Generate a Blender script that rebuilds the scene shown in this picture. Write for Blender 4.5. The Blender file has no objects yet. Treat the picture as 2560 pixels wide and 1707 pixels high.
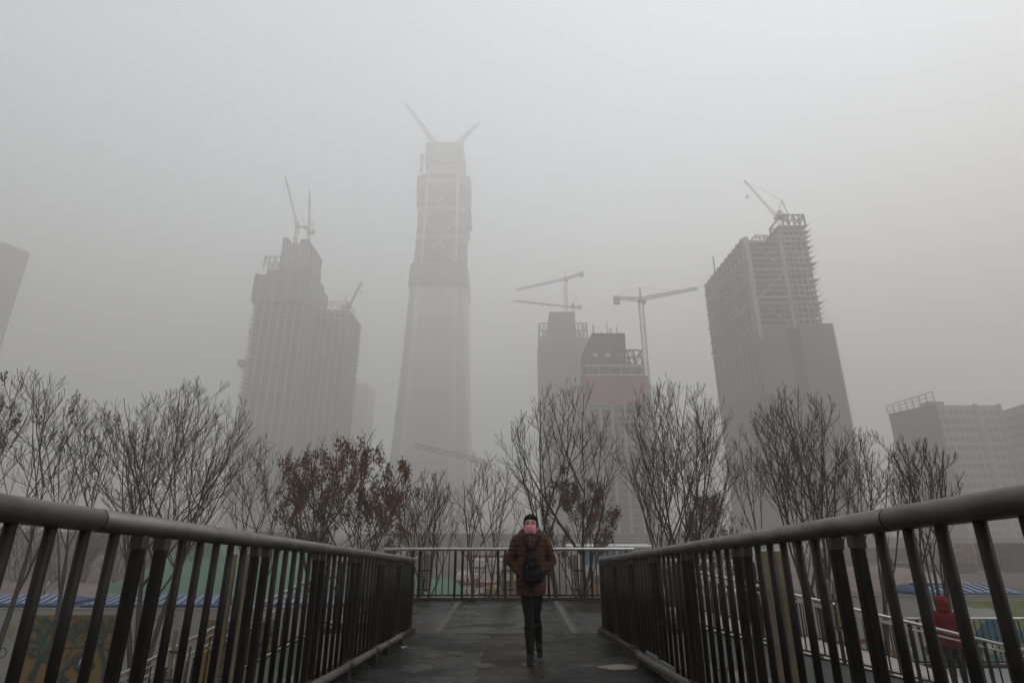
import bpy, bmesh, math, random
import numpy as np
from mathutils import Vector, Matrix

R = math.radians
scene = bpy.context.scene
COL = scene.collection

# ------------------------------------------------------------------ camera
CAM_Z = 7.15                       # eye level above the street
FOCAL = 1365.0                     # focal length in pixels of the 2560 px wide frame
PITCH = math.atan(460.0 / FOCAL)
cam_data = bpy.data.cameras.new('camera')
cam_data.sensor_width = 36.0
cam_data.lens = 36.0 * FOCAL / 2560.0
cam_data.clip_start = 0.05
cam_data.clip_end = 6000.0
cam = bpy.data.objects.new('camera', cam_data)
cam.location = (0, 0, CAM_Z)
cam.rotation_euler = (R(90) + PITCH, 0, 0)
COL.objects.link(cam)
scene.camera = cam

# ------------------------------------------------------------------ sky, sun, exposure
SUN_EL, SUN_AZ = R(45), R(98)      # azimuth measured from +Y towards +X
world = bpy.data.worlds.new('World')
scene.world = world
world.use_nodes = True
wn = world.node_tree
for n in list(wn.nodes):
    wn.nodes.remove(n)
out = wn.nodes.new('ShaderNodeOutputWorld')
bg = wn.nodes.new('ShaderNodeBackground')
sky = wn.nodes.new('ShaderNodeTexSky')
sky.sky_type = 'NISHITA'
sky.sun_disc = False
sky.sun_elevation = SUN_EL
sky.sun_rotation = SUN_AZ
sky.air_density = 1.0
sky.dust_density = 1.2
sky.ozone_density = 1.0
hsv = wn.nodes.new('ShaderNodeHueSaturation')
hsv.inputs['Saturation'].default_value = 0.46
wn.links.new(sky.outputs[0], hsv.inputs['Color'])
wn.links.new(hsv.outputs[0], bg.inputs[0])
bg.inputs[1].default_value = 0.15
wn.links.new(bg.outputs[0], out.inputs[0])

sun_data = bpy.data.lights.new('sun', 'SUN')
sun_data.energy = 1.4
sun_data.angle = R(25)
sun_data.color = (1.0, 0.93, 0.84)
sun = bpy.data.objects.new('sun', sun_data)
d = Vector((math.sin(SUN_AZ) * math.cos(SUN_EL), math.cos(SUN_AZ) * math.cos(SUN_EL), math.sin(SUN_EL)))
sun.rotation_euler = (-d).to_track_quat('-Z', 'Y').to_euler()
COL.objects.link(sun)

vs = scene.view_settings
scene.display_settings.display_device = 'sRGB'
vs.view_transform = 'Standard'
vs.look = 'None'
vs.exposure = 1.92
vs.gamma = 1.0
vs.use_curve_mapping = False
cy = scene.cycles
cy.use_denoising = True
cy.max_bounces = 5
cy.diffuse_bounces = 2
cy.glossy_bounces = 2
cy.transmission_bounces = 2
cy.volume_bounces = 2
cy.transparent_max_bounces = 8
cy.caustics_reflective = False
cy.caustics_refractive = False

HAZE_DENSITY = 0.0031
HAZE_COLOR = (0.890, 0.880, 0.845)


# ------------------------------------------------------------------ helpers
def at(px, py, Y):
    """survey point: where a sight line of the photograph meets the plane at distance Y"""
    u = (px - 1280.0) / FOCAL
    v = (py - 853.5) / FOCAL
    c, s = math.cos(PITCH), math.sin(PITCH)
    t = Y / (c + v * s)
    return Vector((u * t, Y, CAM_Z + (s - v * c) * t))


MATS = {}


def mat(name, color, rough=0.7, metal=0.0, var=0.25, scale=6.0, bump=0.0, bscale=None, color2=None,
        stretch=None, spec=0.5, rvar=0.0, detail=6.0, thresh=None):
    if name in MATS:
        return MATS[name]
    m = bpy.data.materials.new(name)
    m.use_nodes = True
    nt = m.node_tree
    b = nt.nodes['Principled BSDF']
    b.inputs['Roughness'].default_value = rough
    b.inputs['Metallic'].default_value = metal
    b.inputs['Specular IOR Level'].default_value = spec
    tc = nt.nodes.new('ShaderNodeTexCoord')
    mp = nt.nodes.new('ShaderNodeMapping')
    nt.links.new(tc.outputs['Object'], mp.inputs[0])
    if stretch:
        mp.inputs['Scale'].default_value = stretch
    nz = nt.nodes.new('ShaderNodeTexNoise')
    nz.inputs['Scale'].default_value = scale
    nz.inputs['Detail'].default_value = detail
    nz.inputs['Roughness'].default_value = 0.6
    nt.links.new(mp.outputs[0], nz.inputs['Vector'])
    cr = nt.nodes.new('ShaderNodeValToRGB')
    c = Vector(color)
    c2 = Vector(color2) if color2 else c * (1 + var)
    lo = c * (1 - var) if not color2 else c
    t0, t1 = thresh if thresh else (0.3, 0.7)
    cr.color_ramp.elements[0].position = t0
    cr.color_ramp.elements[1].position = t1
    cr.color_ramp.elements[0].color = (*lo, 1)
    cr.color_ramp.elements[1].color = (*c2, 1)
    nt.links.new(nz.outputs['Fac'], cr.inputs[0])
    nt.links.new(cr.outputs[0], b.inputs['Base Color'])
    if rvar:
        n2 = nt.nodes.new('ShaderNodeTexNoise')
        n2.inputs['Scale'].default_value = scale * 0.35
        n2.inputs['Detail'].default_value = 4
        nt.links.new(mp.outputs[0], n2.inputs['Vector'])
        mr = nt.nodes.new('ShaderNodeMapRange')
        mr.inputs['From Min'].default_value = 0.4
        mr.inputs['From Max'].default_value = 0.62
        mr.inputs['To Min'].default_value = max(0.05, rough - rvar)
        mr.inputs['To Max'].default_value = min(1, rough + rvar * 0.4)
        nt.links.new(n2.outputs['Fac'], mr.inputs['Value'])
        nt.links.new(mr.outputs[0], b.inputs['Roughness'])
    if bump:
        n3 = nt.nodes.new('ShaderNodeTexNoise')
        n3.inputs['Scale'].default_value = bscale or scale * 4
        n3.inputs['Detail'].default_value = 5
        nt.links.new(mp.outputs[0], n3.inputs['Vector'])
        bp = nt.nodes.new('ShaderNodeBump')
        bp.inputs['Strength'].default_value = bump
        bp.inputs['Distance'].default_value = 0.02
        nt.links.new(n3.outputs['Fac'], bp.inputs['Height'])
        nt.links.new(bp.outputs[0], b.inputs['Normal'])
    MATS[name] = m
    return m


def link(name, me, m, parent=None, smooth=False):
    o = bpy.data.objects.new(name, me)
    COL.objects.link(o)
    if m is not None and not me.materials:
        me.materials.append(m)
    if parent is not None:
        o.parent = parent
    if smooth:
        for p in me.polygons:
            p.use_smooth = True
    return o


def tag(o, label=None, cat=None, group=None, kind=None):
    if label:
        o['label'] = label
    if cat:
        o['category'] = cat
    if group:
        o['group'] = group
    if kind:
        o['kind'] = kind
    return o


def thing(name, label, cat, loc=(0, 0, 0), rz=0.0, group=None):
    o = bpy.data.objects.new(name, None)
    o.empty_display_size = 0.2
    COL.objects.link(o)
    o.location = loc
    o.rotation_euler = (0, 0, rz)
    return tag(o, label, cat, group)


class MB:
    """collects boxes, bars, tubes, lofts for one mesh"""

    def __init__(s):
        s.v, s.f = [], []

    def box(s, x0, x1, y0, y1, z0, z1):
        b = len(s.v)
        s.v += [(x0, y0, z0), (x1, y0, z0), (x1, y1, z0), (x0, y1, z0),
                (x0, y0, z1), (x1, y0, z1), (x1, y1, z1), (x0, y1, z1)]
        s.f += [tuple(b + i for i in q) for q in
                ((0, 3, 2, 1), (4, 5, 6, 7), (0, 1, 5, 4), (1, 2, 6, 5), (2, 3, 7, 6), (3, 0, 4, 7))]
        return s

    def prism(s, poly, z0, z1):
        """vertical prism over a plan polygon (counter-clockwise)"""
        b, n = len(s.v), len(poly)
        s.v += [(x, y, z0) for x, y in poly] + [(x, y, z1) for x, y in poly]
        s.f.append(tuple(b + i for i in reversed(range(n))))
        s.f.append(tuple(b + n + i for i in range(n)))
        for i in range(n):
            j = (i + 1) % n
            s.f.append((b + i, b + j, b + n + j, b + n + i))
        return s

    def extrude(s, pts, y0, y1):
        """outline in x,z pushed along y (front face at y0)"""
        b, n = len(s.v), len(pts)
        s.v += [(x, y0, z) for x, z in pts] + [(x, y1, z) for x, z in pts]
        s.f.append(tuple(b + i for i in range(n)))
        s.f.append(tuple(b + n + i for i in reversed(range(n))))
        for i in range(n):
            j = (i + 1) % n
            s.f.append((b + j, b + i, b + n + i, b + n + j))
        return s

    def tube(s, pts, rad, sides=8, cap=True):
        pts = [Vector(p) for p in pts]
        if not hasattr(rad, '__len__'):
            rad = [rad] * len(pts)
        b = len(s.v)
        n = len(pts)
        prev = None
        for i, p in enumerate(pts):
            t = (pts[min(i + 1, n - 1)] - pts[max(i - 1, 0)])
            t = t.normalized() if t.length > 1e-9 else Vector((0, 0, 1))
            if prev is None:
                a = Vector((1, 0, 0)) if abs(t.x) < 0.9 else Vector((0, 1, 0))
                prev = t.cross(a).normalized()
            prev = (prev - t * prev.dot(t)).normalized()
            w = t.cross(prev)
            for k in range(sides):
                an = 2 * math.pi * k / sides
                s.v.append(tuple(p + (prev * math.cos(an) + w * math.sin(an)) * rad[i]))
        for i in range(n - 1):
            for k in range(sides):
                k2 = (k + 1) % sides
                s.f.append((b + i * sides + k, b + i * sides + k2, b + (i + 1) * sides + k2, b + (i + 1) * sides + k))
        if cap:
            s.f.append(tuple(b + k for k in reversed(range(sides))))
            s.f.append(tuple(b + (n - 1) * sides + k for k in range(sides)))
        return s

    def bar(s, p, q, w=0.1, h=None):
        """rectangular bar from p to q"""
        h = h or w
        p, q = Vector(p), Vector(q)
        t = (q - p).normalized()
        a = Vector((0, 0, 1)) if abs(t.z) < 0.95 else Vector((0, 1, 0))
        u = t.cross(a).normalized() * (w / 2)
        n = u.cross(t).normalized() * (h / 2)
        b = len(s.v)
        for e in (p, q):
            for su, sn in ((-1, -1), (1, -1), (1, 1), (-1, 1)):
                s.v.append(tuple(e + u * su + n * sn))
        s.f += [tuple(b + i for i in qd) for qd in
                ((3, 2, 1, 0), (4, 5, 6, 7), (0, 1, 5, 4), (1, 2, 6, 5), (2, 3, 7, 6), (3, 0, 4, 7))]
        return s

    def loft(s, rings, sides=16):
        """rings: (cx, cy, cz, rx, ry) horizontal ellipses, capped"""
        b = len(s.v)
        for cx, cy_, cz, rx, ry in rings:
            for k in range(sides):
                an = 2 * math.pi * k / sides
                s.v.append((cx + rx * math.cos(an), cy_ + ry * math.sin(an), cz))
        n = len(rings)
        for i in range(n - 1):
            for k in range(sides):
                k2 = (k + 1) % sides
                s.f.append((b + i * sides + k, b + i * sides + k2, b + (i + 1) * sides + k2, b + (i + 1) * sides + k))
        s.f.append(tuple(b + k for k in reversed(range(sides))))
        s.f.append(tuple(b + (n - 1) * sides + k for k in range(sides)))
        return s

    def ball(s, c, rx, ry=None, rz=None, sides=14, rot=None):
        ry = ry or rx
        rz = rz or rx
        b = len(s.v)
        st = 9
        M = rot or Matrix.Identity(3)
        c = Vector(c)
        for i in range(1, st):
            th = math.pi * i / st
            for k in range(sides):
                an = 2 * math.pi * k / sides
                s.v.append(tuple(c + M @ Vector((rx * math.sin(th) * math.cos(an), ry * math.sin(th) * math.sin(an), -rz * math.cos(th)))))
        lo = len(s.v)
        s.v.append(tuple(c + M @ Vector((0, 0, -rz))))
        s.v.append(tuple(c + M @ Vector((0, 0, rz))))
        for i in range(st - 2):
            for k in range(sides):
                k2 = (k + 1) % sides
                s.f.append((b + i * sides + k, b + i * sides + k2, b + (i + 1) * sides + k2, b + (i + 1) * sides + k))
        for k in range(sides):
            k2 = (k + 1) % sides
            s.f.append((lo, b + k2, b + k))
            s.f.append((lo + 1, b + (st - 2) * sides + k, b + (st - 2) * sides + k2))
        return s

    def mesh(s, name):
        me = bpy.data.meshes.new(name)
        me.from_pydata(s.v, [], s.f)
        me.update()
        return me

    def build(s, name, m, parent=None, smooth=False):
        return link(name, s.mesh(name), m, parent, smooth)

    def blob(s, name, m, parent=None, voxel=0.012, smooth=4):
        """fuse everything collected into one continuous skin"""
        me = s.mesh(name)
        tmp = bpy.data.objects.new('tmp', me)
        COL.objects.link(tmp)
        r = tmp.modifiers.new('r', 'REMESH')
        r.mode = 'VOXEL'
        r.voxel_size = voxel
        if smooth:
            sm = tmp.modifiers.new('s', 'SMOOTH')
            sm.iterations = smooth
            sm.factor = 0.5
        dg = bpy.context.evaluated_depsgraph_get()
        new = bpy.data.meshes.new_from_object(tmp.evaluated_get(dg))
        bpy.data.objects.remove(tmp)
        new.materials.clear()
        return link(name, new, m, parent, True)


def put(name, me, parent, loc=(0, 0, 0), scale=None, rot=None):
    """one more piece that shares its mesh"""
    o = bpy.data.objects.new(name, me)
    COL.objects.link(o)
    o.parent = parent
    o.location = loc
    if scale:
        o.scale = scale
    if rot:
        o.rotation_euler = rot
    return o


def meshof(mb, name, m, smooth=False):
    me = mb.mesh(name)
    me.materials.append(m)
    if smooth:
        for p in me.polygons:
            p.use_smooth = True
    return me


# ------------------------------------------------------------------ materials
M_STEEL = mat('railing_steel', (0.009, 0.008, 0.0068), 0.55, 0.0, 0.4, 9, 0.10, stretch=(1, 1, 0.3), color2=(0.030, 0.022, 0.016), thresh=(0.45, 0.78), rvar=0.15, spec=0.13)
M_RAILTOP = mat('handrail_steel', (0.20, 0.19, 0.18), 0.48, 0.75, 0.2, 11, 0.10, 30, color2=(0.12, 0.105, 0.09), thresh=(0.45, 0.72), rvar=0.12, spec=0.3, stretch=(1, 0.35, 1))
M_PALESTEEL = mat('pale_steel', (0.36, 0.35, 0.335), 0.38, 0.85, 0.15, 8)
M_KERB = mat('rusty_kerb', (0.016, 0.012, 0.010), 0.85, 0.0, 0.4, 14, 0.4, color2=(0.045, 0.027, 0.018), spec=0.2)
M_DECK = mat('deck_green', (0.006, 0.0075, 0.0065), 0.5, 0, 0.35, 3.2, 0.35, 70, color2=(0.017, 0.018, 0.017), rvar=0.30, spec=0.13, detail=9)
M_DECK2 = mat('deck_brown', (0.011, 0.0095, 0.008), 0.6, 0, 0.3, 3.4, 0.35, 70, color2=(0.024, 0.021, 0.018), rvar=0.25, spec=0.12, detail=9)
M_LAND = mat('landing_wet', (0.009, 0.010, 0.0095), 0.42, 0, 0.3, 2.0, 0.3, 70, color2=(0.022, 0.023, 0.023), rvar=0.36, spec=0.34, detail=9)
M_STRIP = mat('joint_cover', (0.085, 0.075, 0.063), 0.65, 0.0, 0.3, 10, 0.2, spec=0.2)
M_CONC = mat('concrete', (0.25, 0.24, 0.225), 0.9, 0, 0.2, 1.5, 0.3, 12)
M_PIPE = mat('pipe_grey', (0.085, 0.078, 0.066), 0.6, 0, 0.2, 8, spec=0.3)
M_BLACK = mat('black_rubber', (0.02, 0.02, 0.02), 0.6, 0, 0.2, 8)
M_CREAM = mat('cream_aluminium', (0.19, 0.155, 0.105), 0.6, 0, 0.15, 10, spec=0.3)
M_STRINGER = mat('stringer_paint', (0.15, 0.165, 0.165), 0.55, 0, 0.15, 2, 0.1, spec=0.3)
M_EARTH = mat('site_earth', (0.045, 0.034, 0.027), 0.95, 0, 0.3, 0.05, 0.4, 1.0, color2=(0.09, 0.07, 0.057), spec=0.15)
M_ROAD = mat('asphalt', (0.05, 0.05, 0.052), 0.85, 0, 0.2, 2, 0.3, 40)
M_PAVE = mat('pavement', (0.22, 0.21, 0.20), 0.85, 0, 0.15, 2, 0.3, 30)
M_WHITEWALL = mat('hoarding_white', (0.25, 0.255, 0.215), 0.7, 0, 0.1, 0.8, spec=0.2)
M_BLUE = mat('blue_sheet', (0.022, 0.050, 0.125), 0.55, 0, 0.2, 3, spec=0.3)
M_BARK = mat('bark', (0.045, 0.036, 0.030), 0.95, 0, 0.35, 12, 0.5, 40, spec=0.08)
M_BARK2 = mat('bark_brown', (0.085, 0.056, 0.042), 0.95, 0, 0.35, 12, 0.5, 40, spec=0.08)
M_TWIG = mat('twig', (0.048, 0.038, 0.031), 0.95, 0, 0.3, 3, spec=0.08)
M_LEAF = mat('dry_seed', (0.080, 0.037, 0.018), 0.9, 0, 0.45, 4, color2=(0.19, 0.096, 0.047), spec=0.08)
M_NET = mat('green_net', (0.055, 0.115, 0.08), 0.95, 0, 0.25, 0.25, 0.5, 2, color2=(0.085, 0.15, 0.11), spec=0.1)


# ------------------------------------------------------------------ the setting: ground, road, pavement
G = 1380.0
me = MB().box(-G, G, -G, G, -0.5, 0.0).mesh('ground')
tag(link('ground', me, M_EARTH), kind='structure')
tag(MB().box(-300, 300, -26, 9, 0.0, 0.02).build('road', M_ROAD), kind='structure')
mb = MB()
mb.box(-300, 300, 9.0, 28.6, 0.0, 0.14)
tag(mb.build('pavement', M_PAVE), kind='structure')
for yy in (-8.5,):
    ml = MB()
    for i in range(-20, 20):
        ml.box(i * 9.0, i * 9.0 + 4, yy - 0.07, yy + 0.07, 0.024, 0.028)
    tag(ml.build('road_marking', mat('road_paint', (0.7, 0.7, 0.68), 0.8, 0, 0.2, 4)), kind='structure')

# ------------------------------------------------------------------ footbridge deck and landing
LZ = 5.4                  # landing floor
YB = 10.5                 # where the sloping deck meets the landing
SL = 0.0751


def deck_z(y):
    return LZ + SL * (YB - y) if y < YB else LZ


XL, XR = -1.75, 1.57
deck = thing('footbridge_deck', None, None, (0, 0, 0))
tag(deck, kind='structure')


def sloped(x0, x1, y0, y1, t0, t1):
    """a slab that follows the deck's slope, from t0 to t1 above the running surface"""
    m_ = MB()
    m_.v = [(x0, y0, deck_z(y0) + t0), (x1, y0, deck_z(y0) + t0), (x1, y1, deck_z(y1) + t0), (x0, y1, deck_z(y1) + t0),
            (x0, y0, deck_z(y0) + t1), (x1, y0, deck_z(y0) + t1), (x1, y1, deck_z(y1) + t1), (x0, y1, deck_z(y1) + t1)]
    m_.f = [(0, 3, 2, 1), (4, 5, 6, 7), (0, 1, 5, 4), (1, 2, 6, 5), (2, 3, 7, 6), (3, 0, 4, 7)]
    return m_


sloped(-2.0, 1.85, -6, YB, -0.55, -0.012).build('slab', M_CONC, deck)
XC0, XC1 = -0.36, 0.28
for (a, b, m_, y0, y1) in ((-1.9, XC0 - 0.004, M_DECK, -6, 4.6), (-1.9, XC0 - 0.004, M_DECK, 4.606, 7.7),
                           (-1.9, XC0 - 0.004, M_DECK, 7.706, YB - 0.006),
                           (XC0, XC1, M_DECK2, -6, YB - 0.006),
                           (XC1 + 0.004, 1.78, M_DECK, -6, 6.2), (XC1 + 0.004, 1.78, M_DECK, 6.206, YB - 0.006)):
    sloped(a, b, y0, y1, -0.01, 0.0).build('floor_panel', m_, deck)
land = thing('stair_landing', None, None, (0, 0, 0))
tag(land, kind='structure')
LX0, LX1, LY1 = -3.25, 3.1, 14.95
MB().box(LX0, LX1, YB + 0.002, LY1, LZ - 0.6, LZ - 0.012).build('slab', M_CONC, land)
for (a, b) in ((LX0, -1.345), (-1.195, 1.015), (1.205, LX1)):
    MB().box(a, b, YB + 0.004, LY1 - 0.14, LZ - 0.010, LZ - 0.001).build('floor_panel', M_LAND, land)
for (a, b) in ((-1.34, -1.24), (1.02, 1.13)):
    MB().box(a, b, YB + 0.01, LY1 - 0.16, LZ - 0.01, LZ + 0.006).build('joint_cover', M_STRIP, land)
for (a, b) in ((-1.232, -1.2), (1.138, 1.2)):
    MB().box(a, b, YB + 0.01, LY1 - 0.16, LZ - 0.01, LZ + 0.001).build('drain_gap', M_BLACK, land)
MB().box(1.21, 1.5, YB + 0.03, YB + 0.12, LZ - 0.005, LZ + 0.006).build('joint_cover', M_STRIP, land)
for x in (-2.4, 2.3):
    mb = MB()
    mb.tube([(x, 12.8, -0.2), (x, 12.8, LZ - 0.6)], 0.32, 20)
    mb.build('support_column', M_CONC, land)

# pale worn patch and wet stains: irregular thin sheets
rnd = random.Random(5)


def patch(cx, cy_, rx, ry, n=16, jag=0.3, seed=1):
    r_ = random.Random(seed)
    return [(cx + rx * math.cos(2 * math.pi * k / n) * (1 - jag * r_.random()),
             cy_ + ry * math.sin(2 * math.pi * k / n) * (1 - jag * r_.random())) for k in range(n)]


def deck_patch(name, poly, m_, lift=0.003):
    q = MB()
    q.v = [(x, y, deck_z(y) + lift) for x, y in poly]
    q.f = [tuple(range(len(poly)))]
    return q.build(name, m_, deck)


deck_patch('worn_patch', patch(1.17, 6.82, 0.24, 0.27, 15, 0.5, 8), mat('worn_concrete', (0.15, 0.118, 0.085), 0.85, 0, 0.3, 9), 0.004)
deck_patch('worn_patch', patch(0.84, 6.95, 0.17, 0.16, 15, 0.5, 9), mat('worn_brown', (0.04, 0.03, 0.022), 0.85, 0, 0.3, 9))


M_STAIN = [mat('stain_dark', (0.006, 0.006, 0.0058), 0.35, 0, 0.3, 9, spec=0.3), mat('stain_pale', (0.030, 0.029, 0.027), 0.7, 0, 0.3, 9, spec=0.1),
           mat('stain_wet', (0.014, 0.015, 0.015), 0.34, 0, 0.2, 5, spec=0.3)]
rs = random.Random(44)
for i in range(26):
    sx_, sy_ = rs.uniform(-1.5, 1.35), rs.uniform(3.2, 10.2)
    k = rs.uniform(0.3, 1.0)
    deck_patch('stain', patch(sx_, sy_, 0.22 * k, 0.42 * k * rs.uniform(0.4, 1.2), 18, 0.55, 100 + i), M_STAIN[i % 3], 0.0012 + 0.00006 * i)
for i in range(20):
    sx_, sy_ = rs.uniform(-1.1, 0.95), rs.uniform(10.8, 14.5)
    k = rs.uniform(0.4, 1.1)
    q = MB()
    q.v = [(x, y, LZ + 0.0004 + 0.00006 * i) for x, y in patch(sx_, sy_, 0.45 * k, 0.38 * k, 20, 0.55, 200 + i)]
    q.f = [tuple(range(20))]
    q.build('stain', M_STAIN[(i * 2) % 3], land)

# ------------------------------------------------------------------ railings
SIDES = 12
BAL = meshof(MB().tube([(0, 0, 0), (0, 0, 1)], 0.0205, SIDES), 'baluster', M_STEEL, True)
BAL_THIN = meshof(MB().tube([(0, 0, 0), (0, 0, 1)], 0.014, 8), 'thin_baluster', M_STEEL, True)


def bevel_box(w, dd, bev):
    x, y = w / 2, dd / 2
    return [(-x + bev, -y), (x - bev, -y), (x, -y + bev), (x, y - bev), (x - bev, y), (-x + bev, y), (-x, y - bev), (-x, -y + bev)]


POST = meshof(MB().prism(bevel_box(0.054, 0.050, 0.010), 0, 1), 'post', M_STEEL)
POST_W = meshof(MB().prism(bevel_box(0.062, 0.05, 0.008), 0, 1), 'wide_post', M_STEEL)
GUSSET = meshof(MB().prism([(-0.0285, -0.0265), (0.0285, -0.0265), (0.0285, 0.0265), (-0.0285, 0.0265)], -0.055, 0.0), 'weld_patch', mat('bare_weld', (0.065, 0.05, 0.038), 0.7, 0.3, 0.3, 20))
FOOT = meshof(MB().prism(bevel_box(0.13, 0.10, 0.02), 0, 0.018), 'base_plate', mat('rusty_plate', (0.05, 0.026, 0.016), 0.9, 0, 0.5, 30, 0.3, spec=0.1))


def handrail_mesh(p0, p1, r, sides=24):
    p0, p1 = Vector(p0), Vector(p1)
    t = (p1 - p0).normalized()
    return MB().tube([p0 - t * 0.0, p0 + t * 0.004, p1 - t * 0.004, p1], [r * 0.9, r, r, r * 0.9], sides)


def deck_railing(name, label, X, s0, y0, y1, group):
    t = thing(name, label, 'railing', (X, y1, deck_z(y1)), 0, group)
    o = Vector(t.location)
    H = 1.165

    def loc(x, y, dz):
        return Vector((x, y, deck_z(y) + dz)) - o
    r = 0.047
    cut = [y0, 2.42, y1 - 0.02] if X < 0 else [y0, 2.38, y1 - 0.02]
    for a, b in zip(cut, cut[1:]):
        handrail_mesh(loc(X, a, H), loc(X, b, H), r).build('handrail', M_RAILTOP, t, True)
    tt = (loc(X, cut[1] + 0.02, H) - loc(X, cut[1] - 0.02, H)).normalized()
    c = loc(X, cut[1], H)
    MB().tube([c - tt * 0.004, c + tt * 0.004], r * 1.006, 24).build('rail_joint', M_STEEL, t, True)
    e = loc(X, y1 - 0.02, H)
    MB().ball(e, r * 0.98, 0.02, r * 0.98, 18).build('rail_end_cap', M_STEEL, t, True)
    k = -8
    while True:
        base = s0 + 1.26 * k
        if base > y1:
            break
        for j in range(7):
            y = base + 0.18 * j
            if y < y0 + 0.05 or y > y1 - 0.05:
                continue
            hb = 0.06
            if j < 2:
                put('post', POST, t, loc(X, y, hb), (1, 1, H - hb - 0.035))
                put('weld_patch', GUSSET, t, loc(X, y, H - 0.045))
                put('base_plate', FOOT, t, loc(X, y, 0.088))
            else:
                put('baluster', BAL, t, loc(X, y, hb), (1, 1, H - hb - 0.035))
        k += 1
    put('post', POST, t, loc(X, y1 - 0.05, 0.06), (1, 1, H - 0.1))
    q = sloped(X - 0.09, X + 0.09, y0, y1, 0.001, 0.085)
    q.v = [tuple(Vector(v) - o) for v in q.v]
    q.build('kerb', M_KERB, t)
    return t


rl = deck_railing('bridge_railing', 'long dark steel railing with round handrail along the left side of the deck', XL, 2.73, -5.5, YB - 0.02, 'steel railings of the deck')
rr = deck_railing('bridge_railing', 'long dark steel railing with round handrail along the right side of the deck', XR, 2.65, -5.5, YB - 0.02, 'steel railings of the deck')

# conduit pipes lying along the kerbs
for (x, ys, lab) in ((XL + 0.15, [-2.0, 1.5, 4.3, 6.1, 7.25, 7.9, 8.9], 'grey conduit pipe in pieces lying along the left kerb'),
                     (XR - 0.15, [-2.0, 1.6, 3.6, 5.1, 6.9], 'grey conduit pipe in pieces lying along the right kerb')):
    t = thing('conduit_pipe', lab, 'pipe', (x, 0, deck_z(0)))
    o = Vector(t.location)
    for i, (a, b) in enumerate(zip(ys, ys[1:])):
        jx = rnd.uniform(-0.015, 0.015)
        p = Vector((x + jx, a + 0.03, deck_z(a + 0.03) + 0.12)) - o
        q = Vector((x - jx, b - 0.03, deck_z(b - 0.03) + 0.11)) - o
        MB().tube([p, q], 0.036, 14).build('pipe_length', M_PIPE, t, True)
        MB().tube([q + Vector((0, -0.03, 0)), q + Vector((0, 0.06, 0))], 0.041, 14).build('pipe_clamp', M_BLACK, t, True)
    for a in ys[1:]:
        MB().box(-0.035, 0.035, a - 0.11, a - 0.05, deck_z(a) - o.z, deck_z(a) - o.z + 0.09).build('pipe_bracket', M_BLACK, t)

for (py, s) in ((5.6, 0.05), (6.2, 0.04)):
    sloped(XR - 0.115, XR - 0.10, py, py + 0.5, 0.03, 0.22 - s).build('kick_plate', M_STRINGER, deck)


def far_railing(name, label, xs, y, z0, H, xoff, group=None, r=0.040):
    t = thing(name, label, 'railing', (0, y, z0), 0, group)
    x0, x1 = xs
    handrail_mesh((x0, 0, H), (x1, 0, H), r).build('handrail', M_PALESTEEL, t, True)
    MB().box(x0, x1, -0.02, 0.02, 0.10, 0.135).build('bottom_rail', M_STEEL, t)
    MB().box(x0, x1, -0.07, 0.07, 0.0, 0.06).build('kerb', M_KERB, t)
    per = 1.08
    st = per / 7.0
    k = -6
    while True:
        b = xoff + per * k
        if b > x1:
            break
        for j in range(7):
            x = b + st * j + (0.03 if j == 1 else 0)
            if x < x0 + 0.03 or x > x1 - 0.03:
                continue
            if j < 2:
                put('post', POST_W, t, (x, 0, 0.06), (1, 1, H - 0.08))
            else:
                put('baluster', BAL_THIN, t, (x, 0, 0.13), (1, 1, H - 0.15))
        k += 1
    return t


far_railing('landing_railing', 'straight railing with pale handrail across the far end of the landing', (LX0, LX1), 14.83, LZ, 1.185, -1.43)
for (a, b, lab) in ((LX0, XL - 0.12, 'short landing railing turning left behind the left deck railing'),
                    (XR + 0.12, LX1, 'short landing railing turning right behind the right deck railing')):
    far_railing('landing_railing', lab, (a, b), YB + 0.12, LZ, 1.145, a + 0.2, 'short railings beside the deck mouth')


def stair_railing(label, p0, p1, Hr, group):
    """sloping double handrail; p0 upper end, p1 lower end, on the stair string"""
    p0, p1 = Vector(p0), Vector(p1)
    t = thing('stair_railing', label, 'railing', p0, 0, group)
    dvec = p1 - p0
    n = int(abs(dvec.x) / 0.155)
    handrail_mesh((0, 0, Hr), dvec + Vector((0, 0, Hr)), 0.030, 14).build('handrail', M_PALESTEEL, t, True)
    handrail_mesh((0, 0, Hr - 0.105), dvec + Vector((0, 0, Hr - 0.105)), 0.016, 10).build('lower_rail', M_PALESTEEL, t, True)
    MB().bar((0, 0, 0.06), dvec + Vector((0, 0, 0.06)), 0.03, 0.03).build('bottom_rail', M_STEEL, t)
    for i in range(n + 1):
        q = dvec * (i / n)
        if i % 8 in (0, 1):
            put('post', POST_W, t, q, (0.9, 0.9, Hr - 0.02))
        else:
            put('baluster', BAL_THIN, t, q + Vector((0, 0, 0.06)), (1, 1, Hr - 0.17))
    return t


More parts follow.
